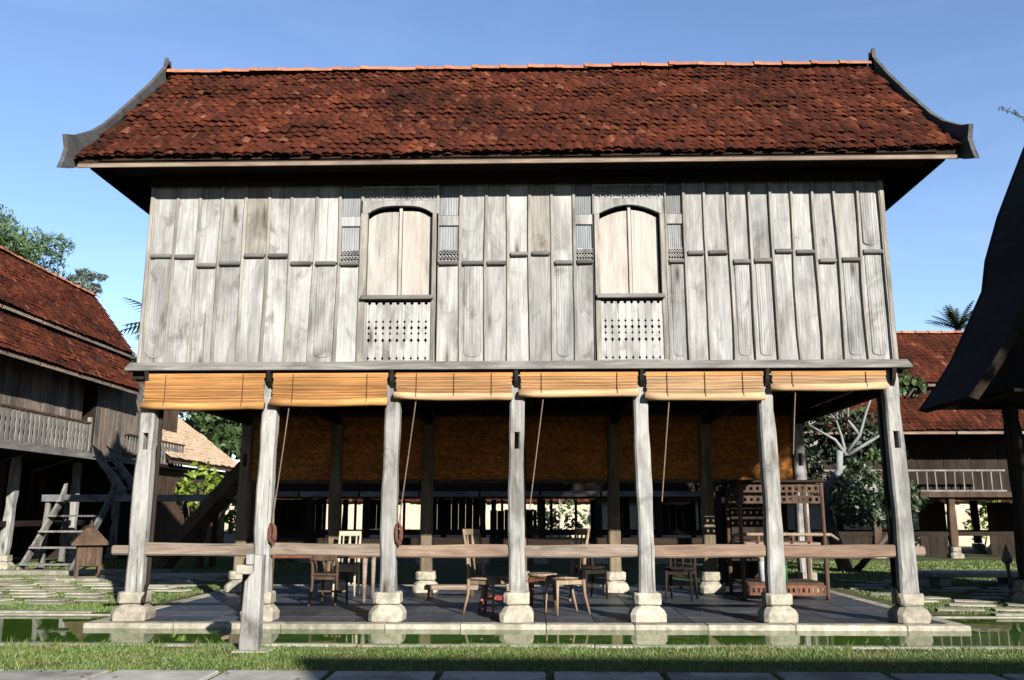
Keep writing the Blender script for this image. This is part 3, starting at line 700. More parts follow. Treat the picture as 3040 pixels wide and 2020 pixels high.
# second course of tiles showing under the eave edge
u2 = tile_places((-RXE+0.03, EY+0.035, EZ-0.012), (RXE-0.03, EY+0.035, EZ-0.012), (-RXE+0.03, EY+0.2, EZ+0.16), (RXE-0.03, EY+0.2, EZ+0.16), 0.122, 0.15)[0]
tile_field('under_tiles', u2, 0.134, 0.2, 'tiles', roof)
ridge_tiles(roof, (-RXE+0.05, RY, RZ-0.005), (RXE-0.05, RY, RZ-0.005), 25)
MB().box(-RXE+0.06, RXE-0.06, -0.525, -0.503, 5.398, 5.450).build('fascia', 'rail', roof, 0.004)
MB().box(-RXE+0.06, RXE-0.06, -0.500, -0.478, 5.43, 5.53).build('eave_gap_shade', 'darkx', roof)  # dark strip standing in for the shade under the tile edge
for i in range(26):
    xx = -RXE+0.15+i*(2*RXE-0.3)/25
    nrm = (EY+0.06, EZ-0.06)
    mb = MB(); mb.prism([(-0.47, 5.43), (-0.47, 5.51), (RY-0.05, RZ-0.12), (RY-0.05, RZ-0.20)], 'X', xx-0.025, xx+0.025); mb.build('rafter', 'darky', roof)
# gable ends: plank screen and curved boards
for sg in (-1, 1):
    g = sub('gable', roof); xg = sg*5.22
    ys = np.linspace(-0.47, b2+0.47, 19)
    for j in range(18):
        a, b = ys[j]+0.003, ys[j+1]-0.003
        def top(y): return EZ-0.03+(RZ-EZ-0.1)*(1-abs(y-RY)/(RY-EY))
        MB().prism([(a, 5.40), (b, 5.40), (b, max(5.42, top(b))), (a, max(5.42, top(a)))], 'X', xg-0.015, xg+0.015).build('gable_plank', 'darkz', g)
    for m_ in (0, 1):
        up = [(1.935, 8.20), (1.35, 7.52), (0.81, 6.955), (0.45, 6.585), (0.175, 6.315), (-0.10, 6.09), (-0.33, 5.945), (-0.52, 5.83), (-0.715, 5.755), (-0.655, 5.60), (-0.70, 5.45), (-0.765, 5.30)]
        lo = [(1.99, 7.88), (1.45, 7.30), (0.95, 6.76), (0.60, 6.38), (0.32, 6.07), (0.08, 5.80), (-0.08, 5.66), (-0.22, 5.55), (-0.32, 5.49), (-0.38, 5.46), (-0.45, 5.43), (-0.50, 5.40)]
        f = (lambda p: p) if m_ == 0 else (lambda p: (b2-p[0]+0.004, p[1]))
        mb = MB(); xb = sg*5.46
        mb.strip([f(p) for p in lo], [f(p) for p in up], 'X', xb-0.028, xb+0.028)
        mb.build('gable_board', 'gable', g)

# ------------------------------------------------------------------ bamboo blinds
ORD = ['first', 'second', 'third', 'fourth', 'fifth', 'sixth']
BBOT = [2.44, 2.478, 2.548, 2.58, 2.534, 2.645]
CORD = [None, ((-2.70, 2.47), (-2.84, 1.10)), ((-1.17, 2.53), (-1.345, 1.07)), ((0.36, 2.56), (0.19, 1.25)), ((1.86, 2.53), (1.74, 1.35)), ((3.36, 2.63), (3.30, 1.90))]
for i in range(6):
    a, b = PXS[i]+(0.045 if i else -0.03), PXS[i+1]+(-0.045 if i < 5 else -0.09)
    if i == 5: a -= 0.0
    z1, z0 = 2.868, BBOT[i]; r = 0.050
    t = thing('bamboo_blind', '%s rolled bamboo blind from the left, hung along the front of the stilt house' % ORD[i] if i else 'lowest hanging orange bamboo blind, first from the left on the house front', 'blind', (a, -0.15, z0), 0, 'bamboo blinds along the house front')
    n = max(6, int((z1-z0-r)/0.016)); mb = MB(); L = b-a; sag = 0.008
    zz = np.linspace(r*1.4, z1-z0, n+1)
    for k in range(n):
        bow = 0.012*math.sin(math.pi*(k+.5)/n)
        e0, e1 = random.uniform(0, .014), random.uniform(0, .014); xs_ = np.linspace(0.004+e0, L-0.004-e1, 8)
        sg_ = [-(0.010+0.004*(i % 3))*math.sin(math.pi*q/7)*(1-(k/n))+0.003*math.sin(q*1.7+i) for q in range(8)]
        mb.loft([[(xs_[q], -0.004-bow, zz[k]+0.001+sg_[q]), (xs_[q], 0.004-bow, zz[k]+0.001+sg_[q]), (xs_[q], 0.004-bow, zz[k+1]-0.0008+sg_[q]), (xs_[q], -0.004-bow, zz[k+1]-0.0008+sg_[q])] for q in range(8)])
    mb.build('slat_mat', ('bamboo', 'bamboo', 'bamboo_mid', 'bamboo_mid', 'bamboo_straw', 'bamboo_straw')[i], t)
    rl = MB(); tl_ = (0, .012, -.014, .006, -.008, .014)[i]
    rl.tube([(-0.015+L*q*1.01, 0, r-0.014*math.sin(math.pi*q)+tl_*(q-.5)+0.003*math.sin(9*q+i)) for q in np.linspace(0, 1, 9)], [r*(0.95+0.05*math.sin(7*q+2*i)) for q in np.linspace(0, 1, 9)], 12)
    rl.build('roll', 'bamboo_roll' if i < 2 else 'bamboo_roll_pale', t, 0, True)
    MB().box(0, L, -0.016, 0.0, z1-z0-0.045, z1-z0+0.01).build('head_batten', 'bamboo', t, 0.004)
    for q in (0.18, 0.5, 0.82):
        if q == 0.5 and i not in (2, 4): continue
        xq = L*q
        MB().tube([(xq, -0.022, z1-z0), (xq, -0.024, r*2), (xq, -r-0.003, r), (xq, -0.01, -0.005), (xq, r*0.8, r*0.4)], 0.0045, 5).build('string', 'string', t)
    if CORD[i]:
        (cx, cz), (dx, dz) = CORD[i]
        MB().tube([(cx-a, 0.03, cz-z0), ((cx*.6+dx*.4)-a, 0.05, (cz*.6+dz*.4)-z0), (dx-a, 0.06, dz-z0)], 0.0065, 5).build('pull_cord', 'cord', t)
        if i in (1, 2):
            px = PXS[i]+0.115
            mb = MB()
            for k in range(4):
                mb.tube([(px-a+0.028*math.cos(u)+0.006*k, 0.02+0.02*k, 1.00-z0+0.115*math.sin(u)-0.01*k) for u in np.linspace(0, 2*math.pi, 13)], 0.008, 5)
            mb.tube([(px-a, 0.05, 0.93-z0), (px-a+0.02, 0.05, 0.84-z0)], 0.009, 5)
            mb.build('cord_coil', 'coil', t)
for i in range(6):
    a, b = PXS[i]+0.075, PXS[i+1]-0.095
    z1, z0 = 2.80, 1.73
    t = thing('woven_screen', '%s dark orange woven bamboo screen from the left, hanging along the rear posts' % ORD[i], 'screen', (a, BY-0.02, z0), 0, 'woven screens along the rear of the house')
    L = b-a; mb = MB(); st = 0.052; nx_ = int(L/st)+1; nz = int((z1-z0)/st)+1
    # herringbone of raised strips over a solid mat
    mb.box(0, L, 0.0, 0.01, 0, z1-z0)
    for p in range(nx_):
        for q in range(nz):
            if ((p+q) // 2) % 2 == 0:
                xa, xb_ = p*st, min(L, (p+1)*st); za, zb = q*st, min(z1-z0, (q+1)*st)
                if xb_-xa > 0.01 and zb-za > 0.01: mb.box(xa+.003, xb_-.003, -0.006, 0.0, za+.003, zb-.003)
    mb.build('mat', 'weave', t)
    MB().box(0, L, -0.02, -0.007, -0.03, 0.03).build('bottom_batten', 'brown', t, 0.004)
    MB().box(0, L, -0.02, -0.007, z1-z0-0.03, z1-z0+0.03).build('top_batten', 'brown', t, 0.004)

# ------------------------------------------------------------------ stub post standing in the foreground grass
t = thing('stub_post', 'short weathered notched post with two stepped blocks, standing in front of the pond', 'post', (-2.376, -2.10, -0.03))
mb = MB(); w0 = 0.088
prof = [(-0.02, -0.092, 0.082), (0.10, -0.098, 0.086), (0.22, -0.088, 0.084), (0.45, -0.084, 0.080), (0.615, -0.076, 0.080), (0.70, -0.010, 0.080), (0.72, 0.0, 0.079), (0.86, 0.002, 0.079)]
mb.loft([[(xa+0.012, -0.07, z), (xb-0.012, -0.07, z), (xb, -0.058, z), (xb, 0.058, z), (xb-0.012, 0.07, z), (xa+0.012, 0.07, z), (xa, 0.058, z), (xa, -0.058, z)] for z, xa, xb in prof])
mb.build('shaft', 'post', t)
MB().box(-0.075, -0.002, -0.06, 0.06, 0.772, 0.866).build('upper_block', 'post', t, 0.006)
MB().box(-0.17, -0.002, -0.04, 0.075, 0.685, 0.768).build('lower_block', 'kerb', t, 0.006)
MB().box(-0.14, 0.20, -0.14, 0.15, -0.03, 0.014).build('foot_slab', 'stone', t, 0.01)

# ------------------------------------------------------------------ furniture under the house
def leg(t, x, y, z0, z1, r0, r1, mat, name='leg', foot=None):
    MB().tube([(x, y, z0), (x, y, z0+(z1-z0)*.5), (x, y, z1)], [r0, (r0+r1)/2, r1], 8).build(name, mat, t, 0, True)
t = thing('dining_table', 'long dark wooden table behind the rail in the second bay', 'table', (-2.88, 2.3, 0.004))
MB().box(-0.85, 0.85, -0.4, 0.4, 0.70, 0.745).build('tabletop', 'red_wood', t, 0.008)
MB().box(-0.78, 0.78, -0.33, 0.33, 0.60, 0.698).build('apron', 'red_wood', t, 0.004)
for sx_ in (-1, 1):
    for sy_ in (-1, 1): leg(t, sx_*0.76, sy_*0.33, 0, 0.6, 0.024, 0.036, 'red_wood' if sx_ < 0 else 'rail')
def chair(label, loc, rz, mat, kind, w=0.40, d=0.40, sh=0.44, bh=0.94):
    t = thing('chair', label, 'chair', loc, rz, 'chairs under the stilt house')
    seat = MB(); seat.lathe(0, 0, [(sh-0.03, 0.9*w/2*1.15), (sh, w/2*1.2), (sh+0.012, w/2*1.1)], 8, R(22.5)) if kind == 'bent' else seat.box(-w/2, w/2, -d/2, d/2, sh-0.03, sh)
    seat.build('seat', mat, t, 0.008)
    for sg in (-1, 1):
        MB().tube([(sg*w*.46, -d*.46, 0), (sg*w*.44, -d*.44, sh*.5), (sg*w*.43, -d*.43, sh-0.03)], [0.014, 0.017, 0.022], 8).build('leg', mat, t, 0, True)
        MB().tube([(sg*w*.47, d*.62, 0), (sg*w*.45, d*.46, sh*.55), (sg*w*.44, d*.44, sh), (sg*w*.45, d*.50, sh+(bh-sh)*.5), (sg*w*.46, d*.66, bh)], [0.016, 0.02, 0.024, 0.022, 0.013], 8).build('rear_leg', mat, t, 0, True)
    MB().box(-w*.44, w*.44, -d*.43, d*.43, sh-0.085, sh-0.032).build('apron', mat, t, 0.004)
    bt = Matrix.Translation((0, d*.56, 0))
    MB().box(-w*.46, w*.46, d*.60, d*.65, bh-0.075, bh).build('top_rail', mat, t, 0.01)
    for k, xx in enumerate((-0.26, 0.0, 0.26)):
        MB().tube([(xx*w*1.1, d*.47, sh), (xx*w*1.1, d*.54, sh+(bh-sh)*.5), (xx*w*1.1, d*.62, bh-0.07)], [0.012, 0.03 if k == 1 else 0.014, 0.012], 6).build('back_slat', mat, t, 0, True)
    MB().box(-w*.42, w*.42, -0.012, 0.012, 0.16, 0.185).build('stretcher', mat, t, 0.003)
    return t
chair('cream painted slat-back chair behind the dark table', (-2.62, 3.12, 0.004), 0.05, 'cream_paint', 'sq', w=0.35, bh=0.945)
chair('pale bare wood chair just left of the middle front post', (-0.33, 0.72, 0.004), R(62), 'pale_wood', 'sq', bh=1.02)
chair('curved light brown chair just right of the middle front post', (0.62, 0.75, 0.004), R(-68), 'pale_wood', 'bent', bh=1.03)
chair('dark wooden chair at the left end of the table', (-3.55, 1.75, 0.004), R(200), 'brown', 'sq', bh=0.62, sh=0.42)
chair('dark brown chair turned away under the table front', (-2.55, 1.75, 0.004), R(170), 'brown', 'sq', bh=0.66, sh=0.42)
chair('black wooden chair in the shade behind the fifth bay', (1.05, 2.75, 0.004), R(30), 'darkz', 'bent', bh=0.78)
chair('black wooden chair in the shade left of the carved daybed', (2.35, 2.55, 0.004), R(-20), 'darkz', 'bent', bh=0.74)
t = thing('red_stool', 'small red painted stool beside the middle front post', 'stool', (-0.20, 1.05, 0.004), 0.1)
MB().box(-0.21, 0.21, -0.17, 0.17, 0.37, 0.40).build('seat', 'red_paint', t, 0.006)
for sg in (-1, 1):
    for q in (-1, 1): MB().tube([(sg*.20, q*.16, 0), (sg*.17, q*.14, 0.37)], 0.02, 6).build('leg', 'red_paint', t)
MB().box(-0.18, 0.18, -0.15, -0.12, 0.14, 0.18).build('stretcher', 'red_paint', t, 0.004)
MB().box(-0.18, 0.18, 0.12, 0.15, 0.14, 0.18).build('stretcher', 'red_paint', t, 0.004)
t = thing('carved_stool', 'orange carved stool with arched apron under the fourth bay', 'stool', (0.36, 1.35, 0.004), -0.1)
MB().lathe(0, 0, [(0.40, 0.19), (0.42, 0.21), (0.445, 0.20)], 14).build('seat', 'pale_wood', t)
for sg in (-1, 1):
    for q in (-1, 1): MB().tube([(sg*.17, q*.14, 0), (sg*.155, q*.13, 0.2), (sg*.16, q*.13, 0.40)], [0.016, 0.02, 0.03], 7).build('leg', 'red_wood', t, 0, True)
for q in (-0.14, 0.14):
    lo = [(x_, 0.36-0.09*abs(x_/0.15)**2.2) for x_ in np.linspace(0.15, -0.15, 9)]
    MB().strip(lo, [(p[0], 0.40) for p in lo], 'Y', q-0.012, q+0.012).build('arched_apron', 'red_wood', t)
MB().box(-0.16, 0.16, -0.14, -0.12, 0.18, 0.20).build('stretcher', 'red_wood', t)
t = thing('low_bench', 'long low plank bench beside a rear post base in the third bay', 'bench', (-1.0, 3.0, 0.004))
MB().box(-0.40, 0.40, -0.12, 0.12, 0.10, 0.165).build('seat', 'rail', t, 0.008)
for sg in (-1, 1): MB().box(sg*.32-0.03, sg*.32+0.03, -0.1, 0.1, 0, 0.098).build('leg', 'brown', t)
# carved daybed
t = thing('carved_daybed', 'tall carved wooden daybed with lattice panels near the right front post', 'daybed', (3.86, 3.02, 0.004))
W, D, Ht = 0.60, 0.42, 1.66
for sg in (-1, 1):
    for q in (-1, 1):
        MB().tube([(sg*W, q*D, 0), (sg*W, q*D, .06), (sg*W, q*D, .45), (sg*W, q*D, 1.1), (sg*W, q*D, Ht)], [0.04, 0.03, 0.036, 0.03, 0.034], 8).build('bed_post', 'brown', t, 0, True)
def slotted(name, x0, x1, y, z0, z1, n, mat):
    mb = MB(); th = (z1-z0)*0.28
    mb.box(x0, x1, y-0.015, y+0.015, z0, z0+th); mb.box(x0, x1, y-0.015, y+0.015, z1-th, z1)
    st = (x1-x0)/n
    for k in range(n+1): mb.box(x0+k*st-st*.28 if k else x0, x0+k*st+st*.28 if k < n else x1, y-0.013, y+0.013, z0+th, z1-th)
    return mb.build(name, mat, t)
slotted('foot_panel', -W+.03, W-.03, -D, 0.06, 0.20, 16, 'red_wood')
slotted('lattice_panel', -W+.03, W-.03, -D, 1.52, 1.63, 12, 'brown'); slotted('lattice_panel', -W+.03, W-.03, -D, 1.36, 1.47, 12, 'brown')
slotted('lattice_panel', -W+.03, W-.03, D, 1.40, 1.60, 12, 'brown')
MB().box(-W-.05, W+.05, -D-.05, D+.05, Ht+0.002, Ht+0.04).build('canopy', 'darkx', t, 0.006)
MB().box(-W+.02, W-.02, -D+.02, D-.02, 0.20, 0.235).build('lower_shelf', 'brown', t)
MB().box(-W+.02, W-.02, -D+.03, D-.02, 0.76, 0.80).build('bed_board', 'rail', t, 0.006)
MB().tube([(-W-0.16, -D, 0.80), (-W-0.10, -D, 0.90), (-W+.03, -D, 0.915), (0, -D, 0.915), (W+.1, -D, 0.91), (W+.2, -D, 0.84)], [0.02, 0.026, 0.026, 0.026, 0.026, 0.02], 8).build('arm_rail', 'pale_wood', t, 0, True)
for xx in (-.35, -.1, .15, .4): MB().box(xx-.018, xx+.018, -D-.012, -D+.012, 0.80, 0.90).build('baluster', 'red_wood', t)
MB().box(-W+.04, -0.05, D-.06, D-.02, 0.82, 1.35).build('back_panel', 'darkz', t)
t = thing('white_jar', 'white cylindrical jar on the lower shelf of the daybed', 'jar', (3.62, 2.82, 0.241))
MB().lathe(0, 0, [(0, 0.075), (0.01, 0.085), (0.26, 0.085), (0.29, 0.078)], 20).build('body', 'bucket', t, 0, True)
MB().lathe(0, 0, [(0.291, 0.082), (0.335, 0.082), (0.345, 0.07)], 20).build('lid', 'cream_paint', t)
t = thing('green_bottle', 'tall dark green bottle next to the white jar', 'bottle', (3.90, 2.82, 0.241))
MB().lathe(0, 0, [(0, 0.05), (0.01, 0.058), (0.22, 0.058), (0.28, 0.03), (0.31, 0.02), (0.40, 0.018)], 16).build('body', 'green_glass', t, 0, True)
MB().lathe(0, 0, [(0.40, 0.022), (0.43, 0.022)], 12).build('stopper', 'brown', t)
# dark carved cabinet behind the daybed
t = thing('carved_cabinet', 'dark cabinet with carved pale slots behind the daybed, beyond the rear posts', 'cabinet', (3.75, 4.45, 0.004))
MB().box(-0.42, 0.42, -0.25, 0.25, 0.12, 1.60).build('carcass', 'darkz', t, 0.008)
for sg in (-1, 1):
    MB().box(sg*.21-.19, sg*.21+.19, -0.275, -0.252, 0.2, 1.28).build('door', 'darkz', t, 0.006)
    for q in (-1, 1): MB().box(sg*.38-.03, sg*.38+.03, q*.2-.03, q*.2+.03, 0, 0.118).build('leg', 'darkz', t)
for k in range(6): MB().box(-.25+k*.1-.02, -.25+k*.1+.02, -0.27, -0.252, 1.50, 1.54).build('inlay', 'metal', t)
for k in range(7):
    MB().tube([(-.27+k*.09+.03*math.cos(u), -0.262, 1.40+.035*math.sin(u)) for u in np.linspace(0.4*k, 0.4*k+4.8, 9)], 0.007, 5).build('carving', 'metal', t)

# ------------------------------------------------------------------ stilt-house builder for the neighbours (local frame: front faces -y, x along the facade)
def two_tier_roof(t, x0, x1, xr1, eave_z, eave_y, tier_y, tier_z, up_y, up_z, ridge_y, ridge_z, dx_low=0.0, tile=0.145):
    """front slopes tiled, rear a plain sheet"""
    rf = sub('roof', t)
    def slope(a0, a1, ya, za, b0, b1, yb, zb, nm):
        rows = tile_places((a0, ya, za), (a1, ya, za), (b0, yb, zb), (b1, yb, zb), tile, tile*1.15, 0.5)
        tile_field(nm, [p for r in rows for p in r], tile*1.09, tile*1.9, 'tiles', rf)
        mb = MB(); dz = 0.05
        A = [(a0, ya+.04, za-dz), (a1, ya+.04, za-dz), (b1, yb, zb-dz), (b0, yb, zb-dz)]; B = [(p[0], p[1], p[2]-.05) for p in A]
        mb.add(B+A, [(3, 2, 1, 0), (4, 5, 6, 7), (0, 1, 5, 4), (1, 2, 6, 5), (2, 3, 7, 6), (3, 0, 4, 7)]); mb.build('roof_deck', 'darkx', rf)
        n = max(3, int((a1-a0)/1.6)); L = (a1-a0)/n
        for k in range(n): MB().box(a0+k*L+.03, a0+(k+1)*L-.03, ya+0.03, ya+0.06, za-.13, za-.055).build('fascia', 'rail', rf, 0.004)
    slope(x0, x1-dx_low, eave_y, eave_z, x0, x1, tier_y, tier_z, 'lower_tiles')
    slope(x0, x1, up_y, up_z, x0, xr1, ridge_y, ridge_z, 'upper_tiles')
    MB().box(x0, x1, tier_y+.02, tier_y+.06, tier_z-.25, up_z+.1).build('tier_board', 'darkx', rf)
    w = ridge_y-eave_y
    mb = MB(); A = [(xr1, ridge_y, ridge_z-.02), (x0, ridge_y, ridge_z-.02), (x0, ridge_y+w, eave_z), (x1, ridge_y+w, eave_z)]; B = [(p[0], p[1], p[2]-.06) for p in A]
    mb.add(B+A, [(3, 2, 1, 0), (4, 5, 6, 7), (0, 1, 5, 4), (1, 2, 6, 5), (2, 3, 7, 6), (3, 0, 4, 7)]); mb.build('rear_slope', 'oldtile', rf)
    ridge_tiles(rf, (x0, ridge_y, ridge_z), (xr1, ridge_y, ridge_z), max(4, int((xr1-x0)/0.42)), 0.10)
    for xe in (x1-0.10, x0+0.10):
        mb = MB(); mb.add([(xe-.02, tier_y, tier_z-.1), (xe-.02, ridge_y, ridge_z-.2), (xe-.02, ridge_y+w-.2, eave_z), (xe-.02, tier_y, eave_z), (xe+.02, tier_y, tier_z-.1), (xe+.02, ridge_y, ridge_z-.2), (xe+.02, ridge_y+w-.2, eave_z), (xe+.02, tier_y, eave_z)],
            [(3, 2, 1, 0), (4, 5, 6, 7), (0, 1, 5, 4), (1, 2, 6, 5), (2, 3, 7, 6), (3, 0, 4, 7)]); mb.build('gable_wall', 'darkz', rf)
    return rf
def plank_wall(t, x0, x1, y, z0, z1, pw, mat='farwood', skip=()):
    n = max(1, int(round((x1-x0)/pw))); st = (x1-x0)/n
    for k in range(n):
        MB().box(x0+k*st+.006, x0+(k+1)*st-.006, y+random.uniform(-.01, .01), y+.035, z0, z1).build('wall_plank', mat, t)
def balusters(t, x0, x1, y, z0, z1, st, w, mat='farrail', shaped=True):
    b = sub('balustrade', t)
    MB().box(x0, x1, y-.035, y+.035, z1-.05, z1).build('hand_rail', mat if not shaped else 'brown', b)
    MB().box(x0, x1, y-.03, y+.03, z0, z0+.05).build('foot_rail', mat, b)
    n = int((x1-x0)/st); s = (x1-x0)/n; me = None
    for k in range(n):
        if me is None:
            m_ = MB(); H = z1-z0-.106
            zs = np.linspace(0, 1, 7); hw = [w*q/2 for q in ((.8, 1, .7, 1, .75, 1, .8) if shaped else (1,)*7)]
            m_.strip([(-h, H*z) for z, h in zip(zs, hw)], [(h, H*z) for z, h in zip(zs, hw)], 'Y', -.012, .012)
            me = m_.mesh('baluster'); me.materials.append(M[mat])
        o = link('baluster', me, b); o.location = (x0+(k+.5)*s, y, z0+.053); o.rotation_euler = (0, random.gauss(0, .02), 0)
def simple_post(t, x, y, z1, w=0.19, mat='post', lean=0.0, foot=True):
    zf = 0.30 if foot else -0.03
    post_mb(x, y, zf, z1, w, w*.92, None, 0.012, (lean, 0)).build('post', mat, t)
    if foot: footing_mb(x, y, -0.03).build('footing', 'stone', t)

# left neighbour: local +x runs along world +Y, local -y is world +X  (rotation +90 deg)
lh = thing('timber_house', 'weathered plank house with two-tier red tile roof at the left edge', 'house', (-11.0, 0, 0), R(90))
# local coords: x = world Y, y = -(world X + 11)
two_tier_roof(lh, 1.5, 14.4, 16.1, 4.52, -0.52, 0.58, 5.60, 0.48, 5.82, 2.70, 7.98, dx_low=1.6)
plank_wall(lh, 1.5, 11.25, 0.24, 2.72, 5.2, 0.26)
plank_wall(lh, 11.55, 14.6, 0.03, 2.72, 4.9, 0.24)
plank_wall(lh, 14.3, 19.0, 1.0, 2.72, 5.4, 0.3, 'brown')
MB().box(1.5, 18.8, -0.06, 3.9, 2.60, 2.70).build('floor_deck', 'darkx', lh)
MB().box(1.5, 15.0, -0.10, -0.064, 2.57, 2.715).build('edge_beam', 'trimx', lh, 0.006)
balusters(lh, 2.0, 11.2, -0.02, 2.72, 3.50, 0.175, 0.125)
MB().box(11.16, 11.26, -0.05, 0.05, 2.72, 3.62).build('newel', 'farrail', lh, 0.01)
balusters(lh, 13.1, 14.5, -0.05, 2.85, 3.40, 0.17, 0.06)
balusters(lh, 15.3, 17.2, -0.02, 2.62, 3.40, 0.19, 0.13)
plank_wall(lh, 1.6, 15.0, 3.6, 0.0, 2.58, 0.4, 'darkz')
MB().box(11.0, 12.2, 1.05, 1.09, 2.72, 5.6).build('doorway', 'darkz', lh)
MB().box(1.5, 15.0, 1.10, 1.14, 2.71, 6.2).build('inner_lining', 'darkz', lh)
MB().box(11.50, 11.54, 0.04, 1.04, 2.72, 5.2).build('return_wall', 'darkz', lh)
MB().box(15.05, 15.10, 0.3, 3.7, -0.03, 2.58).build('dark_end_sheet', 'darkz', lh)  # dark sheet added in place of the deep shade under the house
for k, (xx, ln) in enumerate(((6.4, 0.0), (9.75, 0.10), (12.6, 0.03), (15.0, 0.0))):
    simple_post(lh, xx, 0.95 if k else 0.6, 2.58, 0.20, 'post', ln); simple_post(lh, xx, 3.2, 2.58, 0.18, 'brown', 0)
for xx in (8.2, 11.2): simple_post(lh, xx, 2.1, 2.58, 0.15, 'brown', 0)
MB().box(5.0, 14.8, 0.93, 1.03, 0.92, 1.06).build('tie_rail', 'darkx', lh, 0.01)
for xx in (4.6, 6.6, 8.6, 10.6):
    b = MB(); b.tube([(xx, 0.95, 2.25), (xx, 0.4, 2.42), (xx, -0.05, 2.57)], 0.03, 6); b.build('strut', 'brown', lh)
# lower stair, landing, upper stair of the left house
st_ = thing('garden_stair', 'weathered open stair with landing and horned stringers in front of the left house', 'stair', (-10.65, 8.1, 0.0))
for xs in (0.0, 1.12):
    mb = MB(); prof_lo = [(-0.15, -0.03), (0.0, 0.02), (0.5, 0.55), (1.0, 1.10), (1.42, 1.56), (1.60, 1.90)]; prof_hi = [(-0.02, -0.03), (0.2, 0.02), (0.72, 0.55), (1.22, 1.10), (1.62, 1.50), (1.66, 1.92)]
    mb.strip(prof_lo, prof_hi, 'X', xs-0.03, xs+0.03); mb.build('stringer', 'farrail' if xs == 0 else 'stairwood', st_)
for k in range(5):
    z = 0.17+k*0.335; y = 0.10+k*0.305
    MB().box(0.033, 1.087, y-0.10, y+0.14, z-0.02, z+0.02).build('tread', 'farrail', st_, 0.004)
for k in range(4): MB().box(-0.55, 3.35, 1.70+k*.25, 1.93+k*.25, 1.60, 1.65).build('landing_board', 'darkx', st_, 0.004)
MB().box(-0.55, 3.35, 1.63, 1.69, 1.50, 1.66).build('landing_beam', 'stairwood', st_, 0.006)
for xx, yy in ((-0.45, 1.75), (1.75, 1.8), (3.2, 1.8), (-0.45, 2.6), (3.2, 2.6)):
    post_mb(xx, yy, -0.03, 1.50, 0.13, 0.12, None, 0.01).build('post', 'farrail' if xx < 0 else 'brown', st_)
for ys in (1.75, 2.55):
    mb = MB(); lo = [(1.42, 1.56), (1.36, 1.80), (1.12, 2.10), (0.86, 2.38), (0.70, 2.66), (0.44, 2.80)]; hi = [(1.12, 1.56), (1.06, 1.86), (0.86, 2.16), (0.62, 2.44), (0.52, 2.70), (0.43, 2.86)]
    mb.strip(lo, hi, 'Y', ys-0.03, ys+0.03); mb.build('upper_stringer', 'stairwood', st_)
for k in range(4):
    z = 1.82+k*0.24; xx = 1.12-k*0.19
    MB().box(xx-.10, xx+.08, 1.88, 2.62, z-.018, z+.018).build('tread', 'stairwood', st_)
# second dark stair leaning up to the rear of the main house
st2 = thing('leaning_stair', 'dark plank stair leaning up to the right behind the corner post', 'stair', (-8.25, 9.4, 0))
for yy in (0.0, 0.85):
    mb = MB(); mb.strip([(0, -0.03), (0.9, 1.05), (1.95, 2.25)], [(-0.22, -0.03), (0.68, 1.15), (1.75, 2.4)], 'Y', yy-.03, yy+.03); mb.build('stringer', 'brown', st2)
for k in range(6): MB().box(0.02+k*.28, 0.22+k*.28, 0.033, 0.817, 0.22+k*.33, 0.25+k*.33).build('tread', 'brown', st2)
for xx, yy in ((1.85, 0.0), (1.85, .85)): post_mb(xx, yy, -0.03, 2.9, 0.14, 0.13).build('post', 'brown', st2)
# small lantern house on legs
t = thing('garden_lantern', 'small brown wooden lantern house with pyramid roof on four legs', 'lantern', (-8.30, 6.45, 0.03))
MB().box(-0.42, 0.42, -0.36, 0.36, -0.1, 0.0).build('base_slab', 'stone', t, 0.015)
bx_ = R(30)
rot = Matrix.Rotation(bx_, 4, 'Z')
for sx_ in (-1, 1):
    for sy_ in (-1, 1):
        MB().box(sx_*.19-.028, sx_*.19+.028, sy_*.19-.028, sy_*.19+.028, 0.002, 0.24, rot).build('leg', 'brown', t)
for k in range(4):
    rk = rot @ Matrix.Rotation(k*math.pi/2, 4, 'Z')
    for j in range(5): MB().box(-.205+j*.082+.003, -.205+(j+1)*.082-.003, -.222, -.198, 0.22, 0.64, rk).build('side_board', 'brown', t)
    MB().add([rk @ Vector(p) for p in ((-.33, -.33, .63), (.33, -.33, .63), (.07, -.07, .93), (-.07, -.07, .93), (-.33, -.33, .605), (.33, -.33, .605), (.05, -.05, .90), (-.05, -.05, .90))],
        [(0, 1, 2, 3), (7, 6, 5, 4), (0, 4, 5, 1), (1, 5, 6, 2), (2, 6, 7, 3), (3, 7, 4, 0)]).build('roof_panel', 'brown', t)
MB().box(-.195, .195, -.195, .195, 0.20, 0.64, rot).build('inner_box', 'darkz', t)
MB().lathe(0, 0, [(0.92, 0.05), (0.96, 0.06), (1.0, 0.03), (1.07, 0.012)], 10).build('finial', 'brown', t)

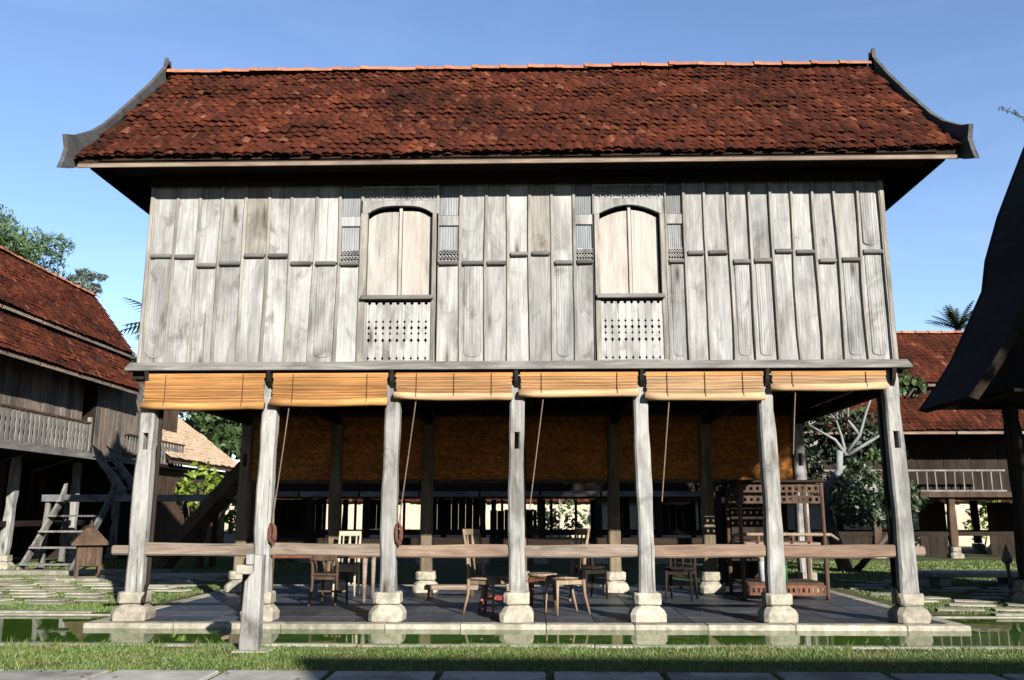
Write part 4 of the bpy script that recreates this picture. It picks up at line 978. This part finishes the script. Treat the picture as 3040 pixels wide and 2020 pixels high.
# pale tan-roofed house farther left
oh = thing('tan_roof_house', 'low house with pale tan tile roof seen between the left posts', 'house', (-10.8, 17.0, 0))
rf = sub('roof', oh)
rows = tile_places((0.0, -1.2, 2.92), (0.0, 5.6, 2.92), (-2.3, -1.2, 4.85), (-2.3, 4.4, 4.85), 0.15, 0.17, 0.5)
tile_field('tile_field', [p for r in rows for p in r], 0.165, 0.28, 'orange_roof', rf)
mb = MB(); A = [(0.0, -1.2, 2.86), (0.0, 5.6, 2.86), (-2.3, 4.4, 4.79), (-2.3, -1.2, 4.79)]; mb.add([(p[0]-.05, p[1], p[2]-.05) for p in A]+A, [(3, 2, 1, 0), (4, 5, 6, 7), (0, 1, 5, 4), (1, 2, 6, 5), (2, 3, 7, 6), (3, 0, 4, 7)]); mb.build('roof_deck', 'darky', rf)
mb = MB(); A = [(-2.3, -1.2, 4.8), (-2.3, 4.4, 4.8), (-4.6, 5.6, 2.86), (-4.6, -1.2, 2.86)]; mb.add([(p[0]-.05, p[1], p[2]-.05) for p in A]+A, [(3, 2, 1, 0), (4, 5, 6, 7), (0, 1, 5, 4), (1, 2, 6, 5), (2, 3, 7, 6), (3, 0, 4, 7)]); mb.build('rear_slope', 'orange_roof', rf)
ridge_tiles(rf, (-2.3, -1.2, 4.84), (-2.3, 4.4, 4.84), 12, 0.10, 'orange_roof')
MB().box(-4.3, -0.4, -1.0, 5.0, -0.03, 2.75).build('wall', 'brown', oh)
MB().box(-0.04, 0.0, -1.2, 5.6, 2.74, 2.83).build('fascia', 'brown', oh)
MB().box(-0.40, -0.36, 1.2, 2.1, 0, 2.0).build('door', 'darkz', oh); MB().box(-0.40, -0.36, 3.0, 4.0, 1.0, 2.0).build('window', 'darkz', oh)

# right background house, front faces the camera
rh = thing('tiled_house', 'dark stilt house with two red tile roof tiers and a pale balcony rail at right', 'house', (0, 15.6, 0))
two_tier_roof(rh, 7.2, 19.5, 18.6, 3.62, -0.6, 0.6, 4.80, 0.35, 5.15, 2.0, 7.0)
plank_wall(rh, 7.4, 19.2, 0.9, 1.85, 4.7, 0.4, 'darkz')
MB().box(7.4, 19.2, -0.05, 3.8, 1.68, 1.80).build('floor_deck', 'darkx', rh)
MB().box(7.4, 19.2, -0.12, -0.055, 1.70, 1.86).build('edge_beam', 'brown', rh, 0.006)
balusters(rh, 7.6, 14.0, -0.02, 1.862, 2.50, 0.262, 0.035, 'farrail', False)
for k, xx in enumerate((8.0, 10.2, 12.4, 14.6, 17.0)):
    simple_post(rh, xx, 0.1, 1.66, 0.22, 'brown'); simple_post(rh, xx, 3.2, 1.66, 0.2, 'darkz')
MB().box(7.8, 18, 0.05, 0.13, 0.60, 0.72).build('tie_rail', 'darkx', rh)
MB().box(7.8, 18, 3.15, 3.23, 0.60, 0.72).build('tie_rail', 'darkx', rh)
for xa, xb, za, zb in ((7.5, 11.3, -.03, .55), (12.35, 13.2, -.03, 1.6), (14.5, 18.5, -.03, 1.6), (7.5, 8.3, .5, 1.6)):
    for q in np.arange(xa, xb-.05, .25): MB().box(q+.004, min(q+.246, xb), 2.2, 2.23, za, zb+random.uniform(-.05, 0)).build('partition_board', 'darkz', rh)
# rear pavilion seen under the main house
rp = thing('rear_pavilion', 'dark open stilt pavilion seen through the posts behind the main house', 'pavilion', (0, 12.6, 0))
for k in range(10):
    xx = -7.2+k*1.52
    simple_post(rp, xx, 0.0, 1.66, 0.17, 'darkz'); simple_post(rp, xx+0.1, 4.0, 1.66, 0.17, 'darkz')
for xa in np.arange(-7.5, 6.2, 1.58):
    MB().box(xa+.02, xa+1.55, -0.14, -0.06, 1.66, 1.80).build('edge_beam', 'trimx', rp, 0.006)
MB().box(-7.5, 6.4, -0.055, 4.2, 1.68, 1.79).build('floor_deck', 'darkx', rp)
for z in (0.36, 0.74): MB().box(-7.4, 6.4, -0.04, 0.04, z-.055, z+.055).build('tie_rail', 'darkx', rp)
MB().box(-6.4, 6.4, 3.96, 4.04, 0.62, 0.76).build('tie_rail', 'darkx', rp)
plank_wall(rp, -7.4, 6.3, 0.3, 1.80, 3.6, 0.45, 'darkz')
MB().box(-7.4, 6.3, 0.36, 0.40, 1.79, 4.2).build('inner_lining', 'darkx', rp)
for k, (xa, xb, za, zb) in enumerate(((-7.3, -5.6, .1, 1.66), (-4.6, -3.9, .8, 1.66), (-2.9, -1.2, .78, 1.66), (-1.0, 0.3, .05, 1.35), (2.3, 2.9, .1, 1.66), (3.6, 4.7, .78, 1.5), (4.9, 6.3, .1, 1.66))):
    for q in np.arange(xa, xb-.05, 0.2): MB().box(q+.004, min(q+.196, xb), 1.6+.1*(k % 3), 1.63+.1*(k % 3), za, zb+random.uniform(-.04, 0)).build('partition_board', 'darkz', rp)
for k, xx in enumerate(np.arange(-6, 6.2, 0.75)):
    if k % 3 != 2: MB().box(xx-.04, xx+.04, 3.92, 3.95, 0.76, 1.66).build('slat', 'darkz', rp)
rf = sub('roof', rp)
mb = MB(); A = [(-7.2, -0.6, 3.45), (6.6, -0.6, 3.45), (6.6, 2.0, 5.4), (-7.2, 2.0, 5.4)]; mb.add([(p[0], p[1], p[2]-.06) for p in A]+A, [(3, 2, 1, 0), (4, 5, 6, 7), (0, 1, 5, 4), (1, 2, 6, 5), (2, 3, 7, 6), (3, 0, 4, 7)]); mb.build('front_slope', 'oldtile', rf)
mb = MB(); A = [(6.6, 4.6, 3.45), (-7.2, 4.6, 3.45), (-7.2, 2.0, 5.4), (6.6, 2.0, 5.4)]; mb.add([(p[0], p[1], p[2]-.06) for p in A]+A, [(3, 2, 1, 0), (4, 5, 6, 7), (0, 1, 5, 4), (1, 2, 6, 5), (2, 3, 7, 6), (3, 0, 4, 7)]); mb.build('rear_slope', 'oldtile', rf)
# compound wall
cw = thing('compound_wall', 'long cream plaster boundary wall with red tile coping in the far background', 'wall', (0, 25.5, 0))
MB().box(-32, 32, 0, 0.25, -0.05, 1.75).build('wall', 'cream_wall', cw)
for q, (ya, yb) in enumerate(((-0.22, 0.125), (0.47, 0.125))):
    rows = tile_places((-32 if q == 0 else 32, ya, 1.72), (32 if q == 0 else -32, ya, 1.72), (-32 if q == 0 else 32, yb, 2.0), (32 if q == 0 else -32, yb, 2.0), 0.16, 0.2, 0.5)
    tile_field('coping_tiles', [p for r in rows for p in r], 0.175, 0.3, 'tiles', cw)
for xx in np.arange(-30, 31, 5.0): MB().box(xx-.2, xx+.2, -0.08, -0.002, -.05, 1.70).build('pier', 'cream_wall', cw)

# near right house: only its shaded left slope and far gable reach into view
nh = thing('shaded_house', 'black shaded house with curved gable edge cutting into the right side of the picture', 'house', (0, 0, 0))
rf = sub('roof', nh)
lo = [(5.95, 2.72), (6.22, 3.06), (6.50, 3.47), (6.80, 4.02), (7.07, 4.54), (7.17, 5.02), (7.43, 5.72), (7.70, 6.30), (7.96, 6.85), (8.75, 8.3)]
hi = [(8.75, 2.74)]*10
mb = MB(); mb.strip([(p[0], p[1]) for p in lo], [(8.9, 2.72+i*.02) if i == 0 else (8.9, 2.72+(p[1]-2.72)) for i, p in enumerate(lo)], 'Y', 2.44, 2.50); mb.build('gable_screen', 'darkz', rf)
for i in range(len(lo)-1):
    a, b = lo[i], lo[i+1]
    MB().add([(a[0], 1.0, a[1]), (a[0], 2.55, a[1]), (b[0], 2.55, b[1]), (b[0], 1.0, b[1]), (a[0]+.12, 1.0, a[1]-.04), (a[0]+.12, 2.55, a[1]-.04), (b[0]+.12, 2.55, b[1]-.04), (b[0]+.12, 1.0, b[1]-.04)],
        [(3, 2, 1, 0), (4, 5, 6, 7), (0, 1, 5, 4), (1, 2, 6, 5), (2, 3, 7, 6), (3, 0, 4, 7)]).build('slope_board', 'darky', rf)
mb = MB(); A = [(8.75, 1.0, 8.3), (8.75, 2.5, 8.3), (11.6, 2.5, 2.7), (11.6, 1.0, 2.7)]; mb.add([(p[0], p[1], p[2]-.08) for p in A]+A, [(3, 2, 1, 0), (4, 5, 6, 7), (0, 1, 5, 4), (1, 2, 6, 5), (2, 3, 7, 6), (3, 0, 4, 7)]); mb.build('right_slope', 'oldtile', rf)
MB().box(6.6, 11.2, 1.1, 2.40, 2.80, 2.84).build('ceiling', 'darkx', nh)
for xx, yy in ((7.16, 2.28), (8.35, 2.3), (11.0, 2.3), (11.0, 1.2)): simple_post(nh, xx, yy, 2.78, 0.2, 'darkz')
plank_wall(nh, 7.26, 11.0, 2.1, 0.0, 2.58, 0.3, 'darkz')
t = thing('garden_lamp', 'slim lamp with pointed pale head on a stone in the shade at right', 'lamp', (7.72, 3.9, -0.02))
MB().lathe(0, 0, [(0, .12), (.05, .12), (.07, .09)], 12).build('stone_base', 'stone', t)
MB().tube([(0, 0, .07), (0.01, 0, .25), (0, 0, .46)], [.035, .024, .03], 8).build('stand', 'rail', t)
MB().lathe(0, 0, [(.46, .03), (.50, .085), (.56, .075), (.68, .03), (.76, .006)], 8).build('head', 'rail', t)
t = thing('stone_bench', 'low grey stone slab bench on the right lawn', 'bench', (8.0, 5.6, -0.03))
MB().box(-.85, .85, -.3, .3, .16, .25).build('seat', 'slab', t, .015)
for sg in (-1, 1): MB().box(sg*.6-.1, sg*.6+.1, -.22, .22, 0, .158).build('support', 'slab', t, .01)
# house standing behind and to the right of the viewer: its ridge shades the foreground
bh = thing('opposite_house', 'stilt house across the court whose ridge shades the walkway in front', 'house', (13.5, -20.5, 0))
rf = sub('roof', bh)
for sg in (-1, 1):
    mb = MB(); A = [(-6.2, sg*2.6, 5.4), (6.2, sg*2.6, 5.4), (6.2, 0, 7.95), (-6.2, 0, 7.95)]
    mb.add([(p[0], p[1], p[2]-.08) for p in A]+A, [(3, 2, 1, 0), (4, 5, 6, 7), (0, 1, 5, 4), (1, 2, 6, 5), (2, 3, 7, 6), (3, 0, 4, 7)]); mb.build('slope', 'oldtile', rf)
for sg in (-1, 1):
    plank_wall(bh, -5.0, 5.0, sg*1.9, 2.9, 5.7, 0.5)
    for k in range(6): simple_post(bh, -4.6+k*1.84, sg*1.8, 2.9, .2, 'post')
    mb = MB(); mb.prism([(-2.5, 5.3), (2.5, 5.3), (0, 7.85)], 'X', sg*5.6-.02, sg*5.6+.02); mb.build('gable_wall', 'darkz', bh)
MB().box(-5, 5, -1.9, 1.9, 2.8, 2.9).build('floor_deck', 'darkx', bh)

# ------------------------------------------------------------------ trees and plants
def leaves_mesh(name, centres, per, ls, mat, parent, droop=0.0, aspect=0.45):
    """centres: (x,y,z,rx,ry,rz) clumps"""
    Vs, o = [], 0
    for cx, cy, cz, rx, ry, rz_ in centres:
        n = per
        d = rng.normal(0, 1, (n, 3)); d /= np.linalg.norm(d, axis=1)[:, None]; rad = rng.uniform(0.25, 1.0, n)**0.6
        c = np.array([cx, cy, cz])+d*rad[:, None]*np.array([rx, ry, rz_])
        a = rng.normal(0, 1, (n, 3)); a[:, 2] -= droop; a /= np.linalg.norm(a, axis=1)[:, None]
        b = np.cross(a, rng.normal(0, 1, (n, 3))); b /= np.linalg.norm(b, axis=1)[:, None]
        s = ls*rng.uniform(0.6, 1.35, n)[:, None]
        Vs.append(np.stack([c-a*s, c+b*s*aspect, c+a*s, c-b*s*aspect], 1).reshape(-1, 3))
    V = np.concatenate(Vs); return link(name, npmesh(name, V, np.arange(len(V)).reshape(-1, 4), mat), parent)
def branchy(base, top, r, n, spread, mb=None, rnd=random):
    mb = mb or MB(); base, top = Vector(base), Vector(top); mid = (base+top)/2+Vector((rnd.uniform(-.3, .3), rnd.uniform(-.3, .3), 0))
    mb.tube([base, mid, top], [r, r*.7, r*.35], 8); ends = []
    for k in range(n):
        p = base.lerp(top, rnd.uniform(1-min(.55, 1.3*spread/max(.1, (top-base).length)), .98)); d = Vector((rnd.gauss(0, 1), rnd.gauss(0, 1), rnd.uniform(.1, .9))).normalized()*spread*rnd.uniform(.5, 1)
        q = p+d; mb.tube([p, p+d*.5+Vector((0, 0, spread*.08)), q], [r*.35, r*.22, r*.06], 6); ends.append(q)
    return mb, ends
def tree(name, label, base, crown, rad, n_cl, per, ls, mat, r=0.18, spread=None, droop=0.0, asp=0.45, group=None, cat='tree'):
    t = thing(name, label, cat, base, 0, group); cr = Vector(crown)-Vector(base)
    mb, ends = branchy((0, 0, 0), cr+Vector((0, 0, rad*.3)), r, n_cl, spread or rad)
    mb.build('trunk', 'bark', t, 0, True)
    cs = [(e.x, e.y, e.z, rad*random.uniform(.28, .5), rad*random.uniform(.28, .5), rad*random.uniform(.2, .36)) for e in ends]
    leaves_mesh('crown', cs, per, ls, mat, t, droop, asp); return t
G = 'trees beyond the roofs'
tree('tall_tree', 'tall dark green feathery tree rising behind the left house roof', (-33.2, 40, 0), (-32.4, 40, 16.4), 3.1, 46, 420, 0.19, 'leaf_far', 0.3, 3.6, .5, .22, G)
tree('small_tree', 'small grey-green treetop just above the left roof ridge', (-27.6, 41, 0), (-27.5, 41, 15.5), 1.15, 12, 110, 0.18, 'leaf_grey', 0.12, 1.15, .3, .25, G)
tree('leafy_tree', 'leafy treetop peeping out beside the left wall of the stilt house', (-14.4, 21, 0), (-13.6, 21, 6.0), 1.6, 16, 120, 0.2, 'leaf_grey', 0.14, 1.5, .2, .4, G)
tree('garden_tree', 'light green tree behind the pale tan roof at left', (-13.5, 27, 0), (-12.8, 27, 5.2), 2.2, 20, 160, 0.22, 'leaf', 0.16, 2.2, .2, .5, G)
tree('shade_tree', 'tall tree at the right edge whose thin twig reaches into the sky', (19.5, 15.0, 0), (19.9, 14.8, 11.6), 2.6, 26, 160, 0.2, 'leaf_dark', 0.3, 2.8, .3, .3, G)
sh = [o for o in COL.objects if o.name == 'shade_tree'][0]
mb = MB(); mb.tube([(-1.6, -.6, 11.6), (-3.2, -.9, 12.2), (-4.5, -1.0, 12.75), (-5.2, -1.0, 13.12)], [.05, .03, .018, .008], 5); mb.build('twig', 'bark', sh)
leaves_mesh('twig_leaves', [(-5.2+.16*k, -1.0, 13.12-.085*k, .10, .10, .08) for k in range(11)], 8, 0.09, 'leaf_grey', sh, 0.3, .2)
tree('unseen_shade_tree', 'dense unseen tree added at the right to shade the black roof', (12.6, -8.4, 0), (12.4, -8.1, 9.3), 2.3, 46, 150, 0.16, 'leaf_dark', 0.26, 2.2, .2, .5, G)  # unseen tree, added only to throw shade on the black gable
# palm
def palm(name, label, base, z, n, L, mat, up=0.6, cat='palm'):
    t = thing(name, label, cat, base)
    MB().tube([(0, 0, 0), (.15, 0, z*.5), (0, 0, z)], [.2, .16, .13], 9).build('trunk', 'bark', t, 0, True)
    Vs = []
    for k in range(n):
        a = 2*math.pi*k/n+random.uniform(-.2, .2); el = random.uniform(up-.45, up+.5)
        d = Vector((math.cos(a)*math.cos(el), math.sin(a)*math.cos(el), math.sin(el))); p = Vector((0, 0, z)); s = d.cross(Vector((0, 0, 1))).normalized()
        st = L/12; pts = []
        for q in range(13):
            pts.append(p.copy()); p = p+d*st; d = (d+Vector((0, 0, -.05))).normalized()
        for q in range(1, 13):
            for sg in (-1, 1):
                ll = L*.30*math.sin(math.pi*(0.12+.86*q/13))
                tip = pts[q]+s*sg*ll+d*ll*.7+Vector((0, 0, -ll*.25))
                Vs += [pts[q-1], pts[q], tip, (pts[q-1]+tip)/2+Vector((0, 0, .03))]
    V = np.array([tuple(v) for v in Vs]); link('crown', npmesh('crown', V, np.arange(len(V)).reshape(-1, 4), mat), t); return t
palm('sago_palm', 'dark spiky palm crown above the right background roof', (19.95, 29.5, 0), 9.7, 17, 1.45, 'leaf_dark', .85)
palm('coconut_palm', 'green palm frond curving out beside the left wall of the main house', (-12.6, 19.5, 0), 7.9, 13, 1.9, 'leaf', .3)
# frangipani right behind the platform
t = thing('frangipani_tree', 'pale-branched frangipani tree with dark foliage behind the right rear corner', 'tree', (7.05, 9.3, 0))
mb = MB()
MB().tube([(0, 0, -.03), (-.22, 0, .7), (-.36, .05, 1.35), (-.30, .05, 1.80)], [.16, .13, .10, .085], 9).build('trunk', 'bark', t, 0, True)  # darker bark stands in for shade on the lower trunk
mb.tube([(-.32, .05, 1.76), (.0, 0, 2.15), (.18, -.02, 2.60)], [.085, .085, .075], 8)
for q in ([(.32, -.02, 2.5), (.10, 0, 2.85), (-.15, 0, 3.0), (-.45, .05, 3.2)], [(.32, 0, 2.5), (.28, .1, 2.95), (.18, .1, 3.35)], [(.32, 0, 2.55), (.62, -.1, 2.95), (.80, -.15, 3.5), (.92, -.2, 3.8)], [(.34, 0, 2.5), (.75, -.05, 2.75), (1.15, -.1, 3.0), (1.32, -.1, 3.45), (1.38, -.1, 3.95)], [(1.15, -.1, 3.0), (1.25, -.1, 2.75), (1.4, -.15, 3.3)], [(.62, -.1, 2.95), (.5, .2, 3.3), (.55, .3, 3.7)]):
    mb.tube(q, list(np.linspace(.046, .016, len(q))), 7)
    e_ = Vector(q[-1])
    for _ in range(4):
        d_ = Vector((random.gauss(0, .16), random.gauss(0, .12), random.uniform(.08, .3))); mb.tube([e_, e_+d_*.5, e_+d_], [.016, .012, .007], 5)
mb.v = [(v[0]-(.14 if v[2] > 2.4 else 0), v[1], v[2]) for v in mb.v]; mb.build('limb', 'pale_bark', t, 0, True)
MB().tube([(0.3, .3, -.03), (0.75, .1, .5), (1.15, 0, .95)], [.08, .06, .05], 7).build('side_stem', 'bark', t, 0, True)
cs = [(random.uniform(-.9, 1.5), random.uniform(.35, 1.3), random.uniform(1.3, 3.9), .42, .4, .35) for _ in range(34)]
cs += [(random.uniform(.0, 1.6), random.uniform(-.2, .6), random.uniform(1.1, 2.3), .36, .35, .3) for _ in range(16)]
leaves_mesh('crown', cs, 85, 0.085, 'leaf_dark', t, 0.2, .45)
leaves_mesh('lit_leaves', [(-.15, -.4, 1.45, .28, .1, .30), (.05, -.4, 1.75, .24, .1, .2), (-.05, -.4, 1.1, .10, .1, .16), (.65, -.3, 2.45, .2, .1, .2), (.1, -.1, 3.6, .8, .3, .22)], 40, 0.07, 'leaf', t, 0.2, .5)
# bright shrubs on the left
def shrub(name, label, loc, cs, per, ls, mat, asp=.5):
    t = thing(name, label, 'shrub', loc)
    mb = MB()
    for c in cs: mb.tube([(c[0]*.3, c[1]*.3, -.03), (c[0]*.7, c[1]*.7, c[2]*.6), (c[0], c[1], c[2])], [.03, .02, .01], 5)
    mb.build('stem', 'bark', t); leaves_mesh('foliage', cs, per, ls, mat, t, .2, asp); return t
shrub('lime_shrub', 'bright lime green shrub lit by the sun behind the left stair landing', (-10.4, 17.3, 0), [(0, 0, 2.35, .55, .4, .5), (.55, 0, 2.1, .45, .3, .4), (-.45, .1, 1.9, .4, .3, .4), (1.0, .1, 1.8, .4, .3, .4), (.2, .1, 1.5, .55, .4, .45), (1.2, 0, 1.0, .35, .3, .5)], 75, .15, 'leaf_lime')
shrub('low_shrub', 'low lime green shrub beneath the leaning stair', (-8.2, 18.5, 0), [(0, 0, .8, .35, .3, .4), (.3, 0, .45, .35, .3, .35), (-.3, .1, .4, .3, .3, .3)], 60, .1, 'leaf_lime')
shrub('wall_shrub', 'green shrub against the cream wall seen between the middle posts', (1.2, 24.3, 0), [(0, 0, 1.5, .7, .4, .6), (.7, 0, 1.0, .5, .4, .5), (-.6, 0, .9, .5, .4, .5)], 70, .13, 'leaf')
shrub('yellow_shrub', 'bright yellow-green shrub seen beneath the right background house', (16.6, 22.8, 0), [(0, 0, .9, .45, .4, .7), (.6, 0, 1.3, .5, .4, .6), (1.1, .1, 1.0, .5, .4, .7)], 110, .12, 'leaf_lime')
shrub('roof_fern', 'small green plant sprouting beside the right end of the wall sill', (11.45, 15.92, 4.75), [(0, 0, .45, .4, .3, .3), (.4, 0, .3, .3, .2, .28), (-.25, 0, .2, .3, .2, .25)], 70, .12, 'leaf')

# scattered dry leaves on the grass, paving and platform
n = 420; lx = rng.uniform(-6, 6, n); ly = np.where(rng.uniform(0, 1, n) < .7, rng.uniform(-4.6, -1.9, n), rng.uniform(-.3, 1.6, n)); lz = np.where(ly < -3.3, 0.012, np.where(ly < -1, 0.012, 0.012))
ok = (ly < -1) | ((lx > -4.8) & (lx < 5.0)); lx, ly, lz = lx[ok], ly[ok], lz[ok]; n = len(lx)
la = rng.uniform(0, 6.28, n); ls_ = rng.uniform(.012, .032, n)
q4 = []
for du, dv, dz in ((-1, 0, 0), (0, .45, .25), (1, 0, .1), (0, -.45, .2)):
    q4.append(np.stack([lx+ls_*(du*np.cos(la)-dv*np.sin(la)), ly+ls_*(du*np.sin(la)+dv*np.cos(la)), lz+ls_*dz], 1))
V = np.stack(q4, 1).reshape(-1, 3)
M['dry_leaf'] = leafmat('dry_leaf', (0.12, 0.06, 0.02), (0.30, 0.19, 0.07), 0.1)
tag(link('fallen_leaves', npmesh('fallen_leaves', V, np.arange(len(V)).reshape(-1, 4), 'dry_leaf')), 'small dry leaves scattered over the grass strip, walkway and platform', 'leaves', None, 'stuff')
